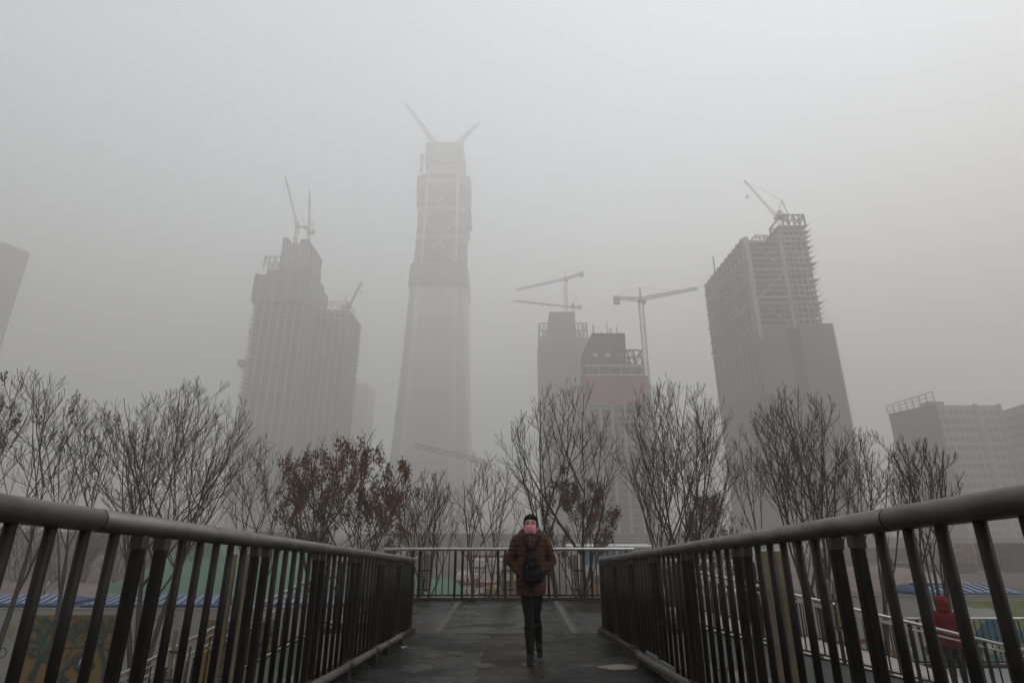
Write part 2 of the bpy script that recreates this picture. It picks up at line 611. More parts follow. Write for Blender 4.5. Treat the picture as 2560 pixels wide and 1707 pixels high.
def flight(label, x0, x1, z0, z1, ya, yb, riser, group):
    t = thing('staircase', label, 'staircase', (x0, (ya + yb) / 2, z0), 0, group)
    o = Vector(t.location)
    n = max(2, int(round((z0 - z1) / riser)))
    dx, dz = (x1 - x0) / n, (z0 - z1) / n
    tread = meshof(MB().box(min(0, dx) + 0.002, max(0, dx) + 0.03, ya + 0.1 - o.y, yb - 0.1 - o.y, -dz - 0.06, -0.001), 'tread', M_CONC)
    for i in range(1, n):
        put('tread', tread, t, (dx * i, 0, -dz * i))
    for y in (ya, yb):
        q = MB()
        a, b = (Vector((0, 0, 0)), Vector((x1 - x0, 0, z1 - z0)))
        q.extrude([(a.x, a.z + 0.07), (a.x, a.z - 0.42), (b.x, b.z - 0.42), (b.x, b.z + 0.07)][::(1 if x1 > x0 else -1)], y - 0.03 - o.y, y + 0.03 - o.y)
        q.build('stringer', M_STRINGER, t)
        MB().bar((a.x, y - o.y, a.z + 0.085), (b.x, y - o.y, b.z + 0.085), 0.10, 0.025).build('stringer_cap', M_STEEL, t)
    return t


YS0, YS1 = 10.72, 14.83
XRE = 9.5
ZRE = LZ - 0.227 * (XRE - LX1)
XLE = -13.9
ZLE = LZ - 0.488 * (LX0 - XLE)
flight('shallow staircase with grey steel sides going down to the right', LX1, XRE, LZ, ZRE, YS0, YS1, 0.13, 'stairs off the landing')
flight('steep staircase with grey steel sides going down to the left', LX0, XLE, LZ, ZLE, YS0, YS1, 0.15, 'stairs off the landing')
stair_railing('sloping double handrail on the near side of the right staircase', (LX1, YS0, LZ + 0.09), (XRE, YS0, ZRE + 0.09), 0.93, 'stair railings')
stair_railing('sloping double handrail on the far side of the right staircase', (LX1, YS1, LZ + 0.09), (XRE, YS1, ZRE + 0.09), 0.93, 'stair railings')
stair_railing('sloping double handrail on the near side of the left staircase', (LX0, YS0, LZ + 0.09), (XLE, YS0, ZLE + 0.09), 0.93, 'stair railings')
stair_railing('sloping double handrail on the far side of the left staircase', (LX0, YS1, LZ + 0.09), (XLE, YS1, ZLE + 0.09), 0.93, 'stair railings')
lw = thing('lower_landing', None, None)
tag(lw, kind='structure')
MB().box(XRE + 0.01, 14.5, YS0 - 0.05, YS1 + 0.05, ZRE - 0.45, ZRE).build('slab', M_STRINGER, lw)
MB().tube([(12, 12.8, -0.1), (12, 12.8, ZRE - 0.45)], 0.3, 16).build('support_column', M_CONC, lw)
far_railing('landing_railing', 'level railing along the far edge of the lower landing at right', (XRE + 0.1, 14.4), YS1, ZRE, 1.05, XRE + 0.4, r=0.03)
far_railing('landing_railing', 'level railing along the near edge of the lower landing at right', (XRE + 0.1, 14.4), YS0, ZRE, 1.0, XRE + 0.3, r=0.03)


# cream lamp bars in pairs fixed outside the railings
def lamp_bars(label, x, y, z0, z1, w, gap, out_y=0.0, ax='x'):
    t = thing('lamp_bar', label, 'light fixture', (x, y, z0), 0, 'paired cream lamp bars')
    h = z1 - z0
    for s in (-1, 1):
        q = MB().prism(bevel_box(w, w * 0.8, w * 0.18), 0, h)
        for v in range(len(q.v)):
            pass
        off = Vector((s * gap / 2, 0, 0)) if ax == 'x' else Vector((0, s * gap / 2, 0))
        b = q.build('bar_housing', M_CREAM, t)
        b.location = off
        rib = MB()
        for k in range(3):
            xx = (k - 1) * w * 0.26
            rib.box(xx - w * 0.04, xx + w * 0.04, -w * 0.4 - 0.004, -w * 0.4 + 0.002, 0.0, h * 0.9)
        rb = rib.build('housing_rib', M_CREAM, b)
    for zz in (0.03, h * 0.55):
        MB().box(-gap / 2 - w * 0.6, gap / 2 + w * 0.6, -w * 0.55, w * 0.6, zz, zz + 0.035).build('bracket', M_BLACK, t)
    return t


lamp_bars('pair of cream fluted lamp bars outside the right deck railing', 1.92, 4.36, 4.6, 6.97, 0.068, 0.115)
lamp_bars('pair of cream fluted lamp bars outside the left deck railing', -2.02, 4.36, 4.6, 6.95, 0.05, 0.10)
for px, lab in ((1057, 'pair of cream lamp bars outside the far railing, left of the woman'),
                (1270, 'pair of cream lamp bars outside the far railing, half hidden by the woman'),
                (1449, 'pair of cream lamp bars outside the far railing, right of the woman')):
    p = at(px, 1478, 15.1)
    lamp_bars(lab, p.x, 15.1, p.z, p.z + 0.87, 0.105, 0.19)
p = at(2062, 1565, 10.95)
lamp_bars('pair of slim cream lamp bars beside the right stair handrail', p.x, 10.52, p.z, p.z + 0.82, 0.06, 0.11)
p = at(462, 1690, 10.95)
lamp_bars('pair of slim cream lamp bars beside the left stair handrail', p.x, 10.52, p.z, p.z + 0.82, 0.06, 0.11)

# scrap of paper on the deck
q = MB()
rs = random.Random(3)
for i in range(5):
    a = rs.uniform(0, 6.28)
    q.bar((0.02 * math.cos(a), 0.02 * math.sin(a), 0.008), (0.035 * math.cos(a + 2), 0.03 * math.sin(a + 2), 0.03), 0.035, 0.006)
o = q.build('paper_scrap', mat('paper', (0.7, 0.7, 0.68), 0.9, 0, 0.1, 5))
o.location = (-1.48, 8.42, deck_z(8.42) + 0.002)
tag(o, 'small crumpled white paper scrap on the deck near the left railing', 'litter')


# ------------------------------------------------------------------ hoardings along the building site
YH = 29.0


def hoarding(name, label, x0, x1, ztop, step, holes=()):
    t = thing(name, label, 'hoarding', (x0, YH, 0.14))
    x = x0
    k = 0
    while x < x1 - 0.01:
        w = min(step, x1 - x)
        MB().box(0.006, w - 0.006, 0, 0.06, 0, ztop - 0.14 - 0.06).build('panel', M_WHITEWALL, t).location = (x - x0, 0.004 * (k % 2), 0)
        x += w
        k += 1
    MB().box(0, x1 - x0, -0.03, 0.10, ztop - 0.2, ztop - 0.14).build('top_cap', mat('cap_grey', (0.17, 0.175, 0.16), 0.6), t)
    return t


def flat(parent, o, name, pts, m_, lift):
    """flat paint on the hoarding face: outline in world x,z"""
    q = MB().extrude([(x - o.x, z - o.z) for x, z in pts], -lift, -lift + 0.002)
    return q.build(name, m_, parent)


def ribbon(pts, w0, w1):
    """outline quads of a tapering painted stroke"""
    res = []
    n = len(pts)
    L, Rr = [], []
    for i in range(n):
        a = Vector(pts[max(0, i - 1)])
        b = Vector(pts[min(n - 1, i + 1)])
        tn = (b - a).normalized()
        nn = Vector((-tn.y, tn.x))
        w = w0 + (w1 - w0) * i / (n - 1)
        c = Vector(pts[i])
        L.append(c + nn * w / 2)
        Rr.append(c - nn * w / 2)
    return L, Rr


def strokes(parent, o, name, lines, m_, lift, clip=None):
    q = MB()
    for pts, w0, w1 in lines:
        if clip:
            x0, x1, z0, z1 = clip
            keep = []
            for p in pts:
                if x0 <= p[0] <= x1 and z0 <= p[1] <= z1:
                    keep.append(p)
                else:
                    break
            pts = keep
        if len(pts) < 2:
            continue
        L, Rr = ribbon(pts, w0, w1)
        b = len(q.v)
        for l_, r_ in zip(L, Rr):
            q.v += [(l_.x - o.x, -lift, l_.y - o.z), (r_.x - o.x, -lift, r_.y - o.z)]
        for i in range(len(L) - 1):
            q.f.append((b + 2 * i, b + 2 * i + 1, b + 2 * i + 3, b + 2 * i + 2))
    return q.build(name, m_, parent)


hl = hoarding('site_hoarding', 'pale hoarding with painted tree murals and blue shed roofs behind, at left', -42, 2.0, 3.39, 2.0)
hlo = Vector(hl.location)
hr = hoarding('site_hoarding', 'taller pale hoarding with colourful mural and red lettering, at right', 2.02, 44, 3.95, 2.0)
hro = Vector(hr.location)
C_YEL = mat('mural_ochre', (0.14, 0.10, 0.010), 0.8, 0, 0.3, 1.2, color2=(0.18, 0.07, 0.010), spec=0.1)
C_DKG = mat('mural_dark_green', (0.007, 0.018, 0.014), 0.8, 0, 0.3, 2, spec=0.08)
C_GRN = mat('mural_green', (0.022, 0.095, 0.058), 0.8, 0, 0.3, 2, spec=0.08)
C_WHT = mat('mural_white', (0.36, 0.37, 0.355), 0.8, 0, 0.1, 2, spec=0.08)
C_RED = mat('mural_red', (0.17, 0.014, 0.016), 0.8, 0, 0.15, 3, spec=0.08)
C_BLU = mat('mural_blue', (0.016, 0.085, 0.13), 0.8, 0, 0.3, 2, spec=0.08)
C_LIM = mat('mural_lime', (0.18, 0.21, 0.095), 0.8, 0, 0.2, 1, spec=0.08)
C_ORG = mat('mural_orange', (0.2, 0.095, 0.035), 0.8, 0, 0.3, 2, spec=0.08)


def mural_tree(x0, x1, z0, z1, seed, roots):
    flat(hl, hlo, 'mural_ground', [(x0, z0), (x1, z0), (x1, z1), (x0, z1)], C_YEL, 0.006)
    r_ = random.Random(seed)
    dark, green = [], []

    def grow(p, a, L, w, lev):
        pts = [p]
        c = Vector(p)
        n = 9
        curl = r_.uniform(-0.16, 0.16)
        for i in range(n):
            a2 = a + curl * i + r_.uniform(-0.06, 0.06)
            c = c + Vector((math.cos(a2), math.sin(a2))) * (L / n)
            pts.append((c.x, c.y))
        (dark if lev < 3 or r_.random() < 0.6 else green).append((pts, w, w * 0.35))
        if lev < 2:
            green.append(([(p_[0] - w * 0.28, p_[1] + w * 0.2) for p_ in pts[1:-1]], w * 0.16, w * 0.1))
        if lev < 4:
            for i in range(3 if lev else 5):
                k = r_.randint(2, n)
                grow(pts[k], a + curl * k + r_.choice((-1, 1)) * r_.uniform(0.45, 1.0), L * r_.uniform(0.45, 0.65), w * 0.48, lev + 1)
    for (x, z, a, L, w) in roots:
        grow((x, z), a, L, w, 0)
    clip = (x0 + 0.02, x1 - 0.02, z0, z1 - 0.02)
    strokes(hl, hlo, 'mural_branches', dark, C_DKG, 0.009, clip)
    strokes(hl, hlo, 'mural_highlights', green, C_GRN, 0.012, clip)


mural_tree(-23.2, -18.45, 0.2, 3.1, 4, [(-22.3, 0.3, 1.5, 2.3, 0.42), (-20.6, 0.25, 2.6, 2.2, 0.36), (-18.9, 0.3, 1.75, 2.6, 0.32),
                                        (-21.4, 0.3, 0.75, 2.2, 0.30), (-18.7, 2.2, 2.6, 1.9, 0.18), (-22.6, 1.6, 0.3, 1.6, 0.2)])
# nest with two pale birds
flat(hl, hlo, 'mural_nest', [(-19.97 + 0.52 * math.cos(a), 0.95 + 0.3 * math.sin(a)) for a in [k * 0.3927 for k in range(16)]], C_DKG, 0.0135)
strokes(hl, hlo, 'mural_nest_straw', [([(-20.4 + 0.06 * i, 0.98 + 0.05 * math.sin(i * 1.9 + j)), (-20.25 + 0.06 * i, 0.88 - 0.04 * j)], 0.025, 0.015) for i in range(12) for j in range(2)], C_GRN, 0.0155)
for sx, tl in ((-0.15, 0.25), (0.14, -0.1)):
    flat(hl, hlo, 'mural_bird', [(-19.97 + sx + 0.13 * math.cos(a) + tl * 0.2 * math.sin(a), 1.16 + 0.22 * math.sin(a) - 0.03 * math.cos(2 * a)) for a in [k * 0.3927 for k in range(16)]], C_WHT, 0.0175)
mural_tree(-14.8, -11.1, 0.2, 2.9, 11, [(-13.9, 0.3, 1.4, 2.2, 0.35), (-12.4, 0.3, 1.8, 2.0, 0.35), (-11.5, 0.25, 1.7, 1.5, 0.2)])


def lettering(parent, o, text, x, z, size, m_, lift=0.006, right=False):
    cu = bpy.data.curves.new('lettering', 'FONT')
    cu.body = text
    cu.size = size
    cu.align_x = 'RIGHT' if right else 'LEFT'
    tmp = bpy.data.objects.new('tmp', cu)
    COL.objects.link(tmp)
    dg = bpy.context.evaluated_depsgraph_get()
    me_ = bpy.data.meshes.new_from_object(tmp.evaluated_get(dg))
    bpy.data.objects.remove(tmp)
    me_.materials.clear()
    ob = link('lettering', me_, m_, parent)
    ob.rotation_euler = (R(90), 0, 0)
    ob.location = (x - o.x, -lift, z - o.z)
    return ob


C_BLK = mat('print_black', (0.03, 0.032, 0.03), 0.8, spec=0.08)
C_LOGO = mat('print_sepia', (0.24, 0.17, 0.10), 0.8)
lettering(hl, hlo, 'CBD', -23.72, 1.28, 0.62, C_BLK, right=True)
lettering(hl, hlo, 'CBD', -23.55, 1.93, 0.24, C_LOGO, right=True)
strokes(hl, hlo, 'emblem', [([(-23.8 + 0.02 * math.cos(a), 2.15), (-23.8 + 0.3 * math.cos(a), 2.25 + 0.42 * abs(math.sin(a)))], 0.035, 0.05) for a in [0.35, 0.75, 1.15, 1.57, 2.0, 2.4, 2.8]]
        + [([(-24.08, 2.12), (-23.52, 2.12)], 0.04, 0.04)], C_LOGO, 0.006)
rs = random.Random(21)


def script(parent, o, x0, x1, z0, z1, n, w, m_, seed, lift=0.007):
    """brush-written strokes"""
    r_ = random.Random(seed)
    L = []
    for i in range(n):
        cx, cz = r_.uniform(x0, x1), r_.uniform(z0, z1)
        a = r_.uniform(0, 6.28)
        pts = []
        rad = r_.uniform(0.08, 0.2)
        for k in range(9):
            pts.append((cx + rad * math.cos(a + k * 0.5) * (1 - k * 0.05), cz + rad * 0.8 * math.sin(a + k * 0.5) + 0.01 * k))
        L.append((pts, w, w * 0.4))
    return strokes(parent, o, 'brush_lettering', L, m_, lift)


script(hl, hlo, -17.6, -16.1, 2.45, 3.0, 9, 0.06, C_RED, 2)
strokes(hl, hlo, 'brush_lettering', [([(-17.9, 2.75), (-17.6, 2.7), (-17.45, 2.8)], 0.09, 0.03), ([(-17.9, 1.95), (-17.5, 1.98)], 0.1, 0.05),
                                    ([(-16.7, 1.9), (-16.1, 2.0)], 0.08, 0.05), ([(-18.2, 2.4), (-15.8, 2.4)], 0.015, 0.015)], C_RED, 0.007)
for i in range(6):
    z = 2.0 - i * 0.26
    strokes(hl, hlo, 'small_print', [([(-10.85, z), (-10.65, z)], 0.035, 0.03), ([(-10.75, z + 0.08), (-10.75, z - 0.08)], 0.03, 0.03)], C_BLK, 0.007)
# right hoarding: swirling red pattern, red strokes, landscape mural
flat(hr, hro, 'pattern_panel', [(9.5, 0.35), (11.3, 0.35), (11.3, 2.35), (9.5, 2.35)], C_WHT, 0.006)
script(hr, hro, 9.7, 11.1, 0.5, 2.2, 60, 0.06, C_RED, 5, 0.009)
strokes(hr, hro, 'brush_lettering', [([(13.9, 0.75), (14.5, 0.85), (15.1, 0.8)], 0.3, 0.12), ([(13.75, 1.4), (13.8, 0.6)], 0.16, 0.1),
                                    ([(15.6, 1.3), (15.9, 0.95), (16.6, 0.9)], 0.28, 0.16), ([(16.5, 1.25), (17.2, 0.95)], 0.2, 0.1),
                                    ([(15.3, 1.9), (17.0, 2.0)], 0.2, 0.2), ([(16.0, 2.2), (16.05, 1.5)], 0.18, 0.14)], C_RED, 0.007)
flat(hr, hro, 'mural_ground', [(20.9, 1.3), (30, 1.3), (30, 3.7), (20.9, 3.7)], C_LIM, 0.006)
flat(hr, hro, 'mural_cloud', [(22.0 + 1.1 * math.cos(a) + 0.15 * math.cos(3 * a), 3.15 + 0.33 * math.sin(a) + 0.08 * math.sin(4 * a)) for a in [k * 0.3 for k in range(21)]], C_WHT, 0.008)
flat(hr, hro, 'mural_hill', [(21.4, 1.9), (21.9, 2.2), (22.4, 2.7), (22.9, 2.95), (23.5, 2.8), (24.2, 2.4), (24.6, 1.9)], C_BLU, 0.010)
flat(hr, hro, 'mural_hill', [(24.0, 1.9), (24.4, 2.6), (24.9, 3.3), (25.7, 3.45), (26.8, 3.3), (27.2, 1.9)], C_BLU, 0.012)
flat(hr, hro, 'mural_cloud', [(25.3 + 0.9 * math.cos(a), 2.75 + 0.3 * math.sin(a) + 0.08 * math.sin(3 * a)) for a in [k * 0.3 for k in range(21)]], C_WHT, 0.014)
rs = random.Random(17)
for i in range(46):
    x, z = rs.uniform(17.0, 27), rs.uniform(0.4, 1.9)
    a0 = rs.uniform(0, 6)
    rr_ = rs.uniform(0.12, 0.42)
    flat(hr, hro, 'mural_dab', [(x + rr_ * math.cos(a) * (1 + 0.3 * math.sin(3 * a + a0)), z + rr_ * 0.7 * math.sin(a)) for a in [k * 0.5236 for k in range(12)]],
         [C_BLU, C_GRN, C_LIM, C_ORG, C_RED, C_WHT, C_DKG][i % 7], 0.016 + 0.0006 * i)
script(hr, hro, 18.3, 18.9, 1.2, 2.6, 14, 0.05, C_GRN, 9, 0.05)


def shed(label, x0, x1, y0, ze, zr, depth, group='blue roofed sheds behind the hoardings'):
    t = thing('site_shed', label, 'shed', ((x0 + x1) / 2, y0 + depth / 2, 0), 0, group)
    w, dp = (x1 - x0) / 2, depth / 2
    MB().box(-w + 0.3, w - 0.3, -dp + 0.3, dp - 0.3, 0, ze - 0.05).build('wall', mat('shed_wall', (0.5, 0.5, 0.48), 0.8), t)
    q = MB()
    q.v = [(-w, -dp, ze), (w, -dp, ze), (w * 0.9, 0, zr), (-w * 0.9, 0, zr), (-w, dp, ze), (w, dp, ze),
           (-w, -dp, ze - 0.14), (w, -dp, ze - 0.14), (w, dp, ze - 0.14), (-w, dp, ze - 0.14)]
    q.f = [(0, 1, 2, 3), (3, 2, 5, 4), (1, 5, 2), (0, 3, 4), (6, 7, 1, 0), (7, 8, 5, 1), (8, 9, 4, 5), (9, 6, 0, 4), (6, 9, 8, 7)]
    rf = q.build('roof', M_BLUE, t)
    n = int((x1 - x0) / 0.45)
    for i in range(n):
        x = -w * 0.93 + (i + 0.5) * (2 * w * 0.93) / n
        f = 0.9
        r_ = MB()
        r_.bar((x, -dp + 0.02, ze + 0.035), (x * f, -0.03, zr + 0.035), 0.2, 0.06)
        r_.build('roof_rib', mat('roof_rib_pale', (0.13, 0.16, 0.235), 0.5, 0.0, 0.2, 3, spec=0.3), rf)
    return t


p = at(20, 1511, 29.9)
shed('blue ribbed shed roof leftmost behind the left hoarding', at(-150, 1500, 30).x, at(160, 1500, 30).x, 29.6, 3.47, 3.76, 2.6)
shed('blue ribbed shed roof second from left behind the left hoarding', at(218, 1500, 30).x, at(560, 1500, 30).x, 29.6, 3.44, 3.72, 2.6)
shed('blue ribbed shed roof third from left behind the left hoarding', at(668, 1500, 30).x, at(900, 1500, 30).x, 29.6, 3.44, 3.72, 2.6)
sh = shed('blue ribbed shed roof behind the right hoarding beside the red figure', at(2290, 1480, 31).x, at(2545, 1480, 31).x, 30.6, 3.85, 4.18, 3.0)
for i in range(3):
    MB().box(-2.2 + i * 0.9, -1.4 + i * 0.9, -0.4 - 0.02 * i, 0.1, 4.25, 4.29).build('pale_sheet', C_WHT, sh)


# ------------------------------------------------------------------ trees
def tubes_np(P, Rad, sides):
    """P: (N,K,3) polylines, Rad: (N,K) radii -> verts, faces"""
    N, K, _ = P.shape
    T = np.empty_like(P)
    T[:, 1:-1] = P[:, 2:] - P[:, :-2]
    T[:, 0] = P[:, 1] - P[:, 0]
    T[:, -1] = P[:, -1] - P[:, -2]
    T /= np.linalg.norm(T, axis=2, keepdims=True) + 1e-9
    ref = np.zeros_like(T)
    ref[..., 0] = 0.83
    ref[..., 1] = 0.55
    U = np.cross(T, ref)
    U /= np.linalg.norm(U, axis=2, keepdims=True) + 1e-9
    W = np.cross(T, U)
    an = np.arange(sides) * 2 * np.pi / sides
    V = P[:, :, None, :] + Rad[:, :, None, None] * (U[:, :, None, :] * np.cos(an)[None, None, :, None] + W[:, :, None, :] * np.sin(an)[None, None, :, None])
    V = V.reshape(-1, 3)
    n = np.arange(N)[:, None, None] * K * sides
    k = np.arange(K - 1)[None, :, None] * sides
    s = np.arange(sides)[None, None, :]
    s2 = (s + 1) % sides
    F = np.stack([n + k + s, n + k + s2, n + k + sides + s2, n + k + sides + s], axis=-1).reshape(-1, 4)
    return V, F


def np_mesh(name, chunks):
    vs_, fs_, off = [], [], 0
    for V, F in chunks:
        vs_.append(V)
        fs_.append(F + off)
        off += len(V)
    V = np.concatenate(vs_).astype(np.float32)
    F = np.concatenate(fs_).astype(np.int32)
    w = F.shape[1]
    me_ = bpy.data.meshes.new(name)
    me_.vertices.add(len(V))
    me_.vertices.foreach_set('co', V.ravel())
    me_.loops.add(F.size)
    me_.loops.foreach_set('vertex_index', F.ravel())
    me_.polygons.add(len(F))
    me_.polygons.foreach_set('loop_start', np.arange(0, F.size, w, dtype=np.int32))
    me_.update(calc_edges=True)
    return me_


def grow_level(rng, P, Rad, Lp, K, n, t0, ang, lf, up, r0, r1, env, jit=0.25, keep=1.0):
    """children of polylines P: K per parent, n points each"""
    N, S, _ = P.shape
    t = np.linspace(t0, 0.98, K)[None, :] + rng.uniform(-0.5, 0.5, (N, K)) * (0.98 - t0) / K
    t = np.clip(t, t0, 1.0) * (S - 1)
    i = np.minimum(t.astype(int), S - 2)
    f = (t - i)[..., None]
    idx = np.arange(N)[:, None]
    p = P[idx, i] * (1 - f) + P[idx, i + 1] * f
    tan = P[idx, i + 1] - P[idx, i]
    tan /= np.linalg.norm(tan, axis=2, keepdims=True) + 1e-9
    rp = Rad[idx, i] * (1 - f[..., 0]) + Rad[idx, i + 1] * f[..., 0]
    az = rng.uniform(0, 2 * np.pi, (N, 1)) + np.arange(K)[None, :] * 2.4 + rng.uniform(-0.5, 0.5, (N, K))
    ref = np.zeros_like(tan)
    ref[..., 0] = 0.7
    ref[..., 1] = 0.7
    u = np.cross(tan, ref)
    u /= np.linalg.norm(u, axis=2, keepdims=True) + 1e-9
    w = np.cross(tan, u)
    side = u * np.cos(az)[..., None] + w * np.sin(az)[..., None]
    a = ang + rng.uniform(-0.25, 0.25, (N, K))
    d0 = tan * np.cos(a)[..., None] + side * np.sin(a)[..., None]
    tt = t / (S - 1)
    L = lf * Lp[:, None] * (1.15 - 0.75 * tt) * rng.uniform(0.65, 1.25, (N, K))
    p = p.reshape(-1, 3)
    d0 = d0.reshape(-1, 3)
    L = L.reshape(-1)
    rp = rp.reshape(-1)
    pts = [p]
    dcur = d0
    step = L / (n - 1)
    for k in range(1, n):
        upv = np.zeros_like(dcur)
        upv[:, 2] = 1
        dcur = dcur + upv * (up * 2.0 / (n - 1)) + rng.normal(0, jit / (n - 1), dcur.shape)
        dcur /= np.linalg.norm(dcur, axis=1, keepdims=True) + 1e-9
        pts.append(pts[-1] + dcur * step[:, None])
    C = np.stack(pts, axis=1)
    tip = C[:, -1]
    c, rad = env
    q = (((tip - c) / rad) ** 2).sum(1) * rng.uniform(0.8, 1.15, len(tip))
    ok = (q < 1.0) & (rng.uniform(0, 1, len(tip)) < keep)
    C, L, rp = C[ok], L[ok], rp[ok]
    rs0 = np.minimum(r0, rp * 0.8)
    R_ = rs0[:, None] + (np.minimum(r1, rs0)[:, None] - rs0[:, None]) * np.linspace(0, 1, n)[None, :]
    return C, R_, L


def bare_tree(name, label, base, stems, crown, seed, levels, group, limbs=5, fork=0.35, bark=None, trunk_r=0.095,
              seeds=0, twig_r=0.0068, spread=0.7, lean=(0, 0), seed_box=None, up=0.5, seed_low=False):
    """base: ground point. crown: (cx, cz, rx, ry, rz) of the crown in the tree's own frame.
    stems: (dx, height of fork, tx, ty) of each main stem"""
    rng = np.random.default_rng(seed)
    bark = bark or M_BARK
    t = thing(name, label, 'tree', base, 0, group)
    cx, cz, rx, ry, rz = crown
    env = (np.array([cx, 0, cz]), np.array([rx, ry, rz]))
    trunk, limb = [], []
    tops = []
    for (dx, hf, tx, ty) in stems:
        n = 9
        P = np.zeros((1, n, 3))
        s = np.linspace(0, 1, n)
        P[0, :, 0] = dx * 0.3 + (tx - dx * 0.3) * s ** 1.3 + 0.05 * np.sin(s * 7 + seed)
        P[0, :, 1] = ty * s ** 1.3 + 0.05 * np.cos(s * 6 + seed)
        P[0, :, 2] = -0.05 + hf * s
        r_ = (trunk_r * (1.25 - 0.55 * s) * np.where(s < 0.6, 1.0, 1.0 - (s - 0.6) / 0.4 * 0.82))[None, :]
        r_[0, 0] *= 1.3
        trunk.append(tubes_np(P, r_, 9))
        tops.append((P[0], P[0, -1] - P[0, -2], r_[0], hf))
    # limbs from each stem's fork to points spread over the crown's dome
    PL, RL, LL = [], [], []
    nt_ = len(tops) * limbs
    kk = 0
    for (p, dv, r_, hf) in tops:
        for k in range(limbs):
            si = kk // limbs
            f_ = (k * len(tops) + si + 0.5 + rng.uniform(-0.5, 0.5)) / nt_
            ph_ = math.pi - (R(-18) + R(216) * f_)
            ph_ = ph_ + R(14) * (0 if len(tops) == 1 else 1 - 2 * si / (len(tops) - 1))
            kk += 1
            sy = rng.uniform(-0.65, 0.65)
            rr_ = rng.uniform(0.88, 1.02) * math.sqrt(1 - 0.5 * sy * sy)
            sx, sz = math.cos(ph_) * rr_, math.sin(ph_) * rr_
            if rng.uniform() < 0.25:
                sx, sz = sx * 0.6, sz * 0.75
            tgt = env[0] + env[1] * 0.90 * np.array([sx, sy, sz])
            ft = min(8.0, max(4.2, 4.6 + 3.4 * max(0.0, sz) + rng.uniform(-0.6, 0.6)))
            i0 = min(7, int(ft))
            s0 = p[i0] * (1 - (ft - i0)) + p[i0 + 1] * (ft - i0)
            n = 12
            s = np.linspace(0, 1, n)[:, None]
            d1 = np.linalg.norm(tgt - s0)
            out_ = (tgt - s0) * np.array([1, 1, 0])
            ctrl = s0 + out_ * spread * 0.8 + np.array([0, 0, 0.42 * (tgt - s0)[2]])
            C = (1 - s) ** 2 * s0 + 2 * s * (1 - s) * ctrl + s ** 2 * tgt
            wob = np.cumsum(rng.normal(0, 0.022, C.shape), axis=0)
            C = C + wob * np.minimum(1, s * 3)
            PL.append(C)
            rr0 = max(r_[i0] * rng.uniform(0.5, 0.8), trunk_r * rng.uniform(0.2, 0.34))
            RL.append(rr0 + (0.010 - rr0) * np.linspace(0, 1, n) ** 0.75)
            LL.append(d1)
    PL, RL, LL = np.array(PL), np.array(RL), np.array(LL)
    limb.append(tubes_np(PL, RL, 7))
    link('trunk', np_mesh('trunk', trunk), bark, t, True)
    link('limbs', np_mesh('limbs', limb), bark, t, True)
    envt = (env[0], env[1] * 1.10)
    K2, K3, K4 = levels
    C2, R2, L2 = grow_level(rng, PL, RL, LL, K2, 8, 0.22, 0.58, 0.56, up * 0.34, 0.019, twig_r * 1.15, envt, 0.14)
    C3, R3, L3 = grow_level(rng, C2, R2, L2, K3, 6, 0.22, 0.60, 0.56, up * 0.5, 0.0105, twig_r * 0.85, envt, 0.14)
    ch = [tubes_np(C2, R2, 5), tubes_np(C3, R3, 4)]
    if K4:
        C4, R4, L4 = grow_level(rng, C3, R3, L3, K4, 4, 0.25, 0.58, 0.66, up * 0.9, twig_r * 0.9, twig_r * 0.65, envt, 0.14)
        ch.append(tubes_np(C4, R4, 3))
    link('crown', np_mesh('crown', ch), M_TWIG if bark is M_BARK else bark, t)
    if seeds:
        src = np.concatenate([C3[:, 2:].reshape(-1, 3), C2[:, 3:].reshape(-1, 3)])
        if seed_box is not None:
            x0, x1, z0, z1 = seed_box
            src = src[(src[:, 0] > x0) & (src[:, 0] < x1) & (src[:, 2] > z0) & (src[:, 2] < z1)]
        if len(src):
            pick = src[rng.integers(0, len(src), seeds)]
            Vs, Fs = [], []
            M_ = 26
            c = np.repeat(pick + rng.normal(0, 0.03, pick.shape), M_, axis=0)
            c = c + rng.normal(0, 1, c.shape) * np.array([0.075, 0.075, 0.13]) - np.array([0, 0, 0.14])
            n = len(c)
            a = rng.uniform(0, np.pi, n)
            w = rng.uniform(0.018, 0.038, n)
            h = rng.uniform(0.09, 0.16, n)
            dx = np.cos(a) * w
            dy = np.sin(a) * w
            tilt = rng.normal(0, 0.035, (n, 2))
            z0 = np.zeros(n)
            v0 = c
            v1 = c + np.stack([dx, dy, -h * 0.55], 1) + np.concatenate([tilt * 0.5, z0[:, None]], 1)
            v2 = c + np.concatenate([tilt, -h[:, None]], 1)
            v3 = c + np.stack([-dx, -dy, -h * 0.55], 1) + np.concatenate([tilt * 0.5, z0[:, None]], 1)
            V = np.stack([v0, v1, v2, v3], 1).reshape(-1, 3)
            F = np.arange(n * 4).reshape(-1, 4)
            o_ = link('dry_seed_clusters', np_mesh('dry_seed_clusters', [(V, F)]), M_LEAF, t)
            o_['kind'] = 'stuff'
    return t


GT = 'street trees in front of the hoarding'


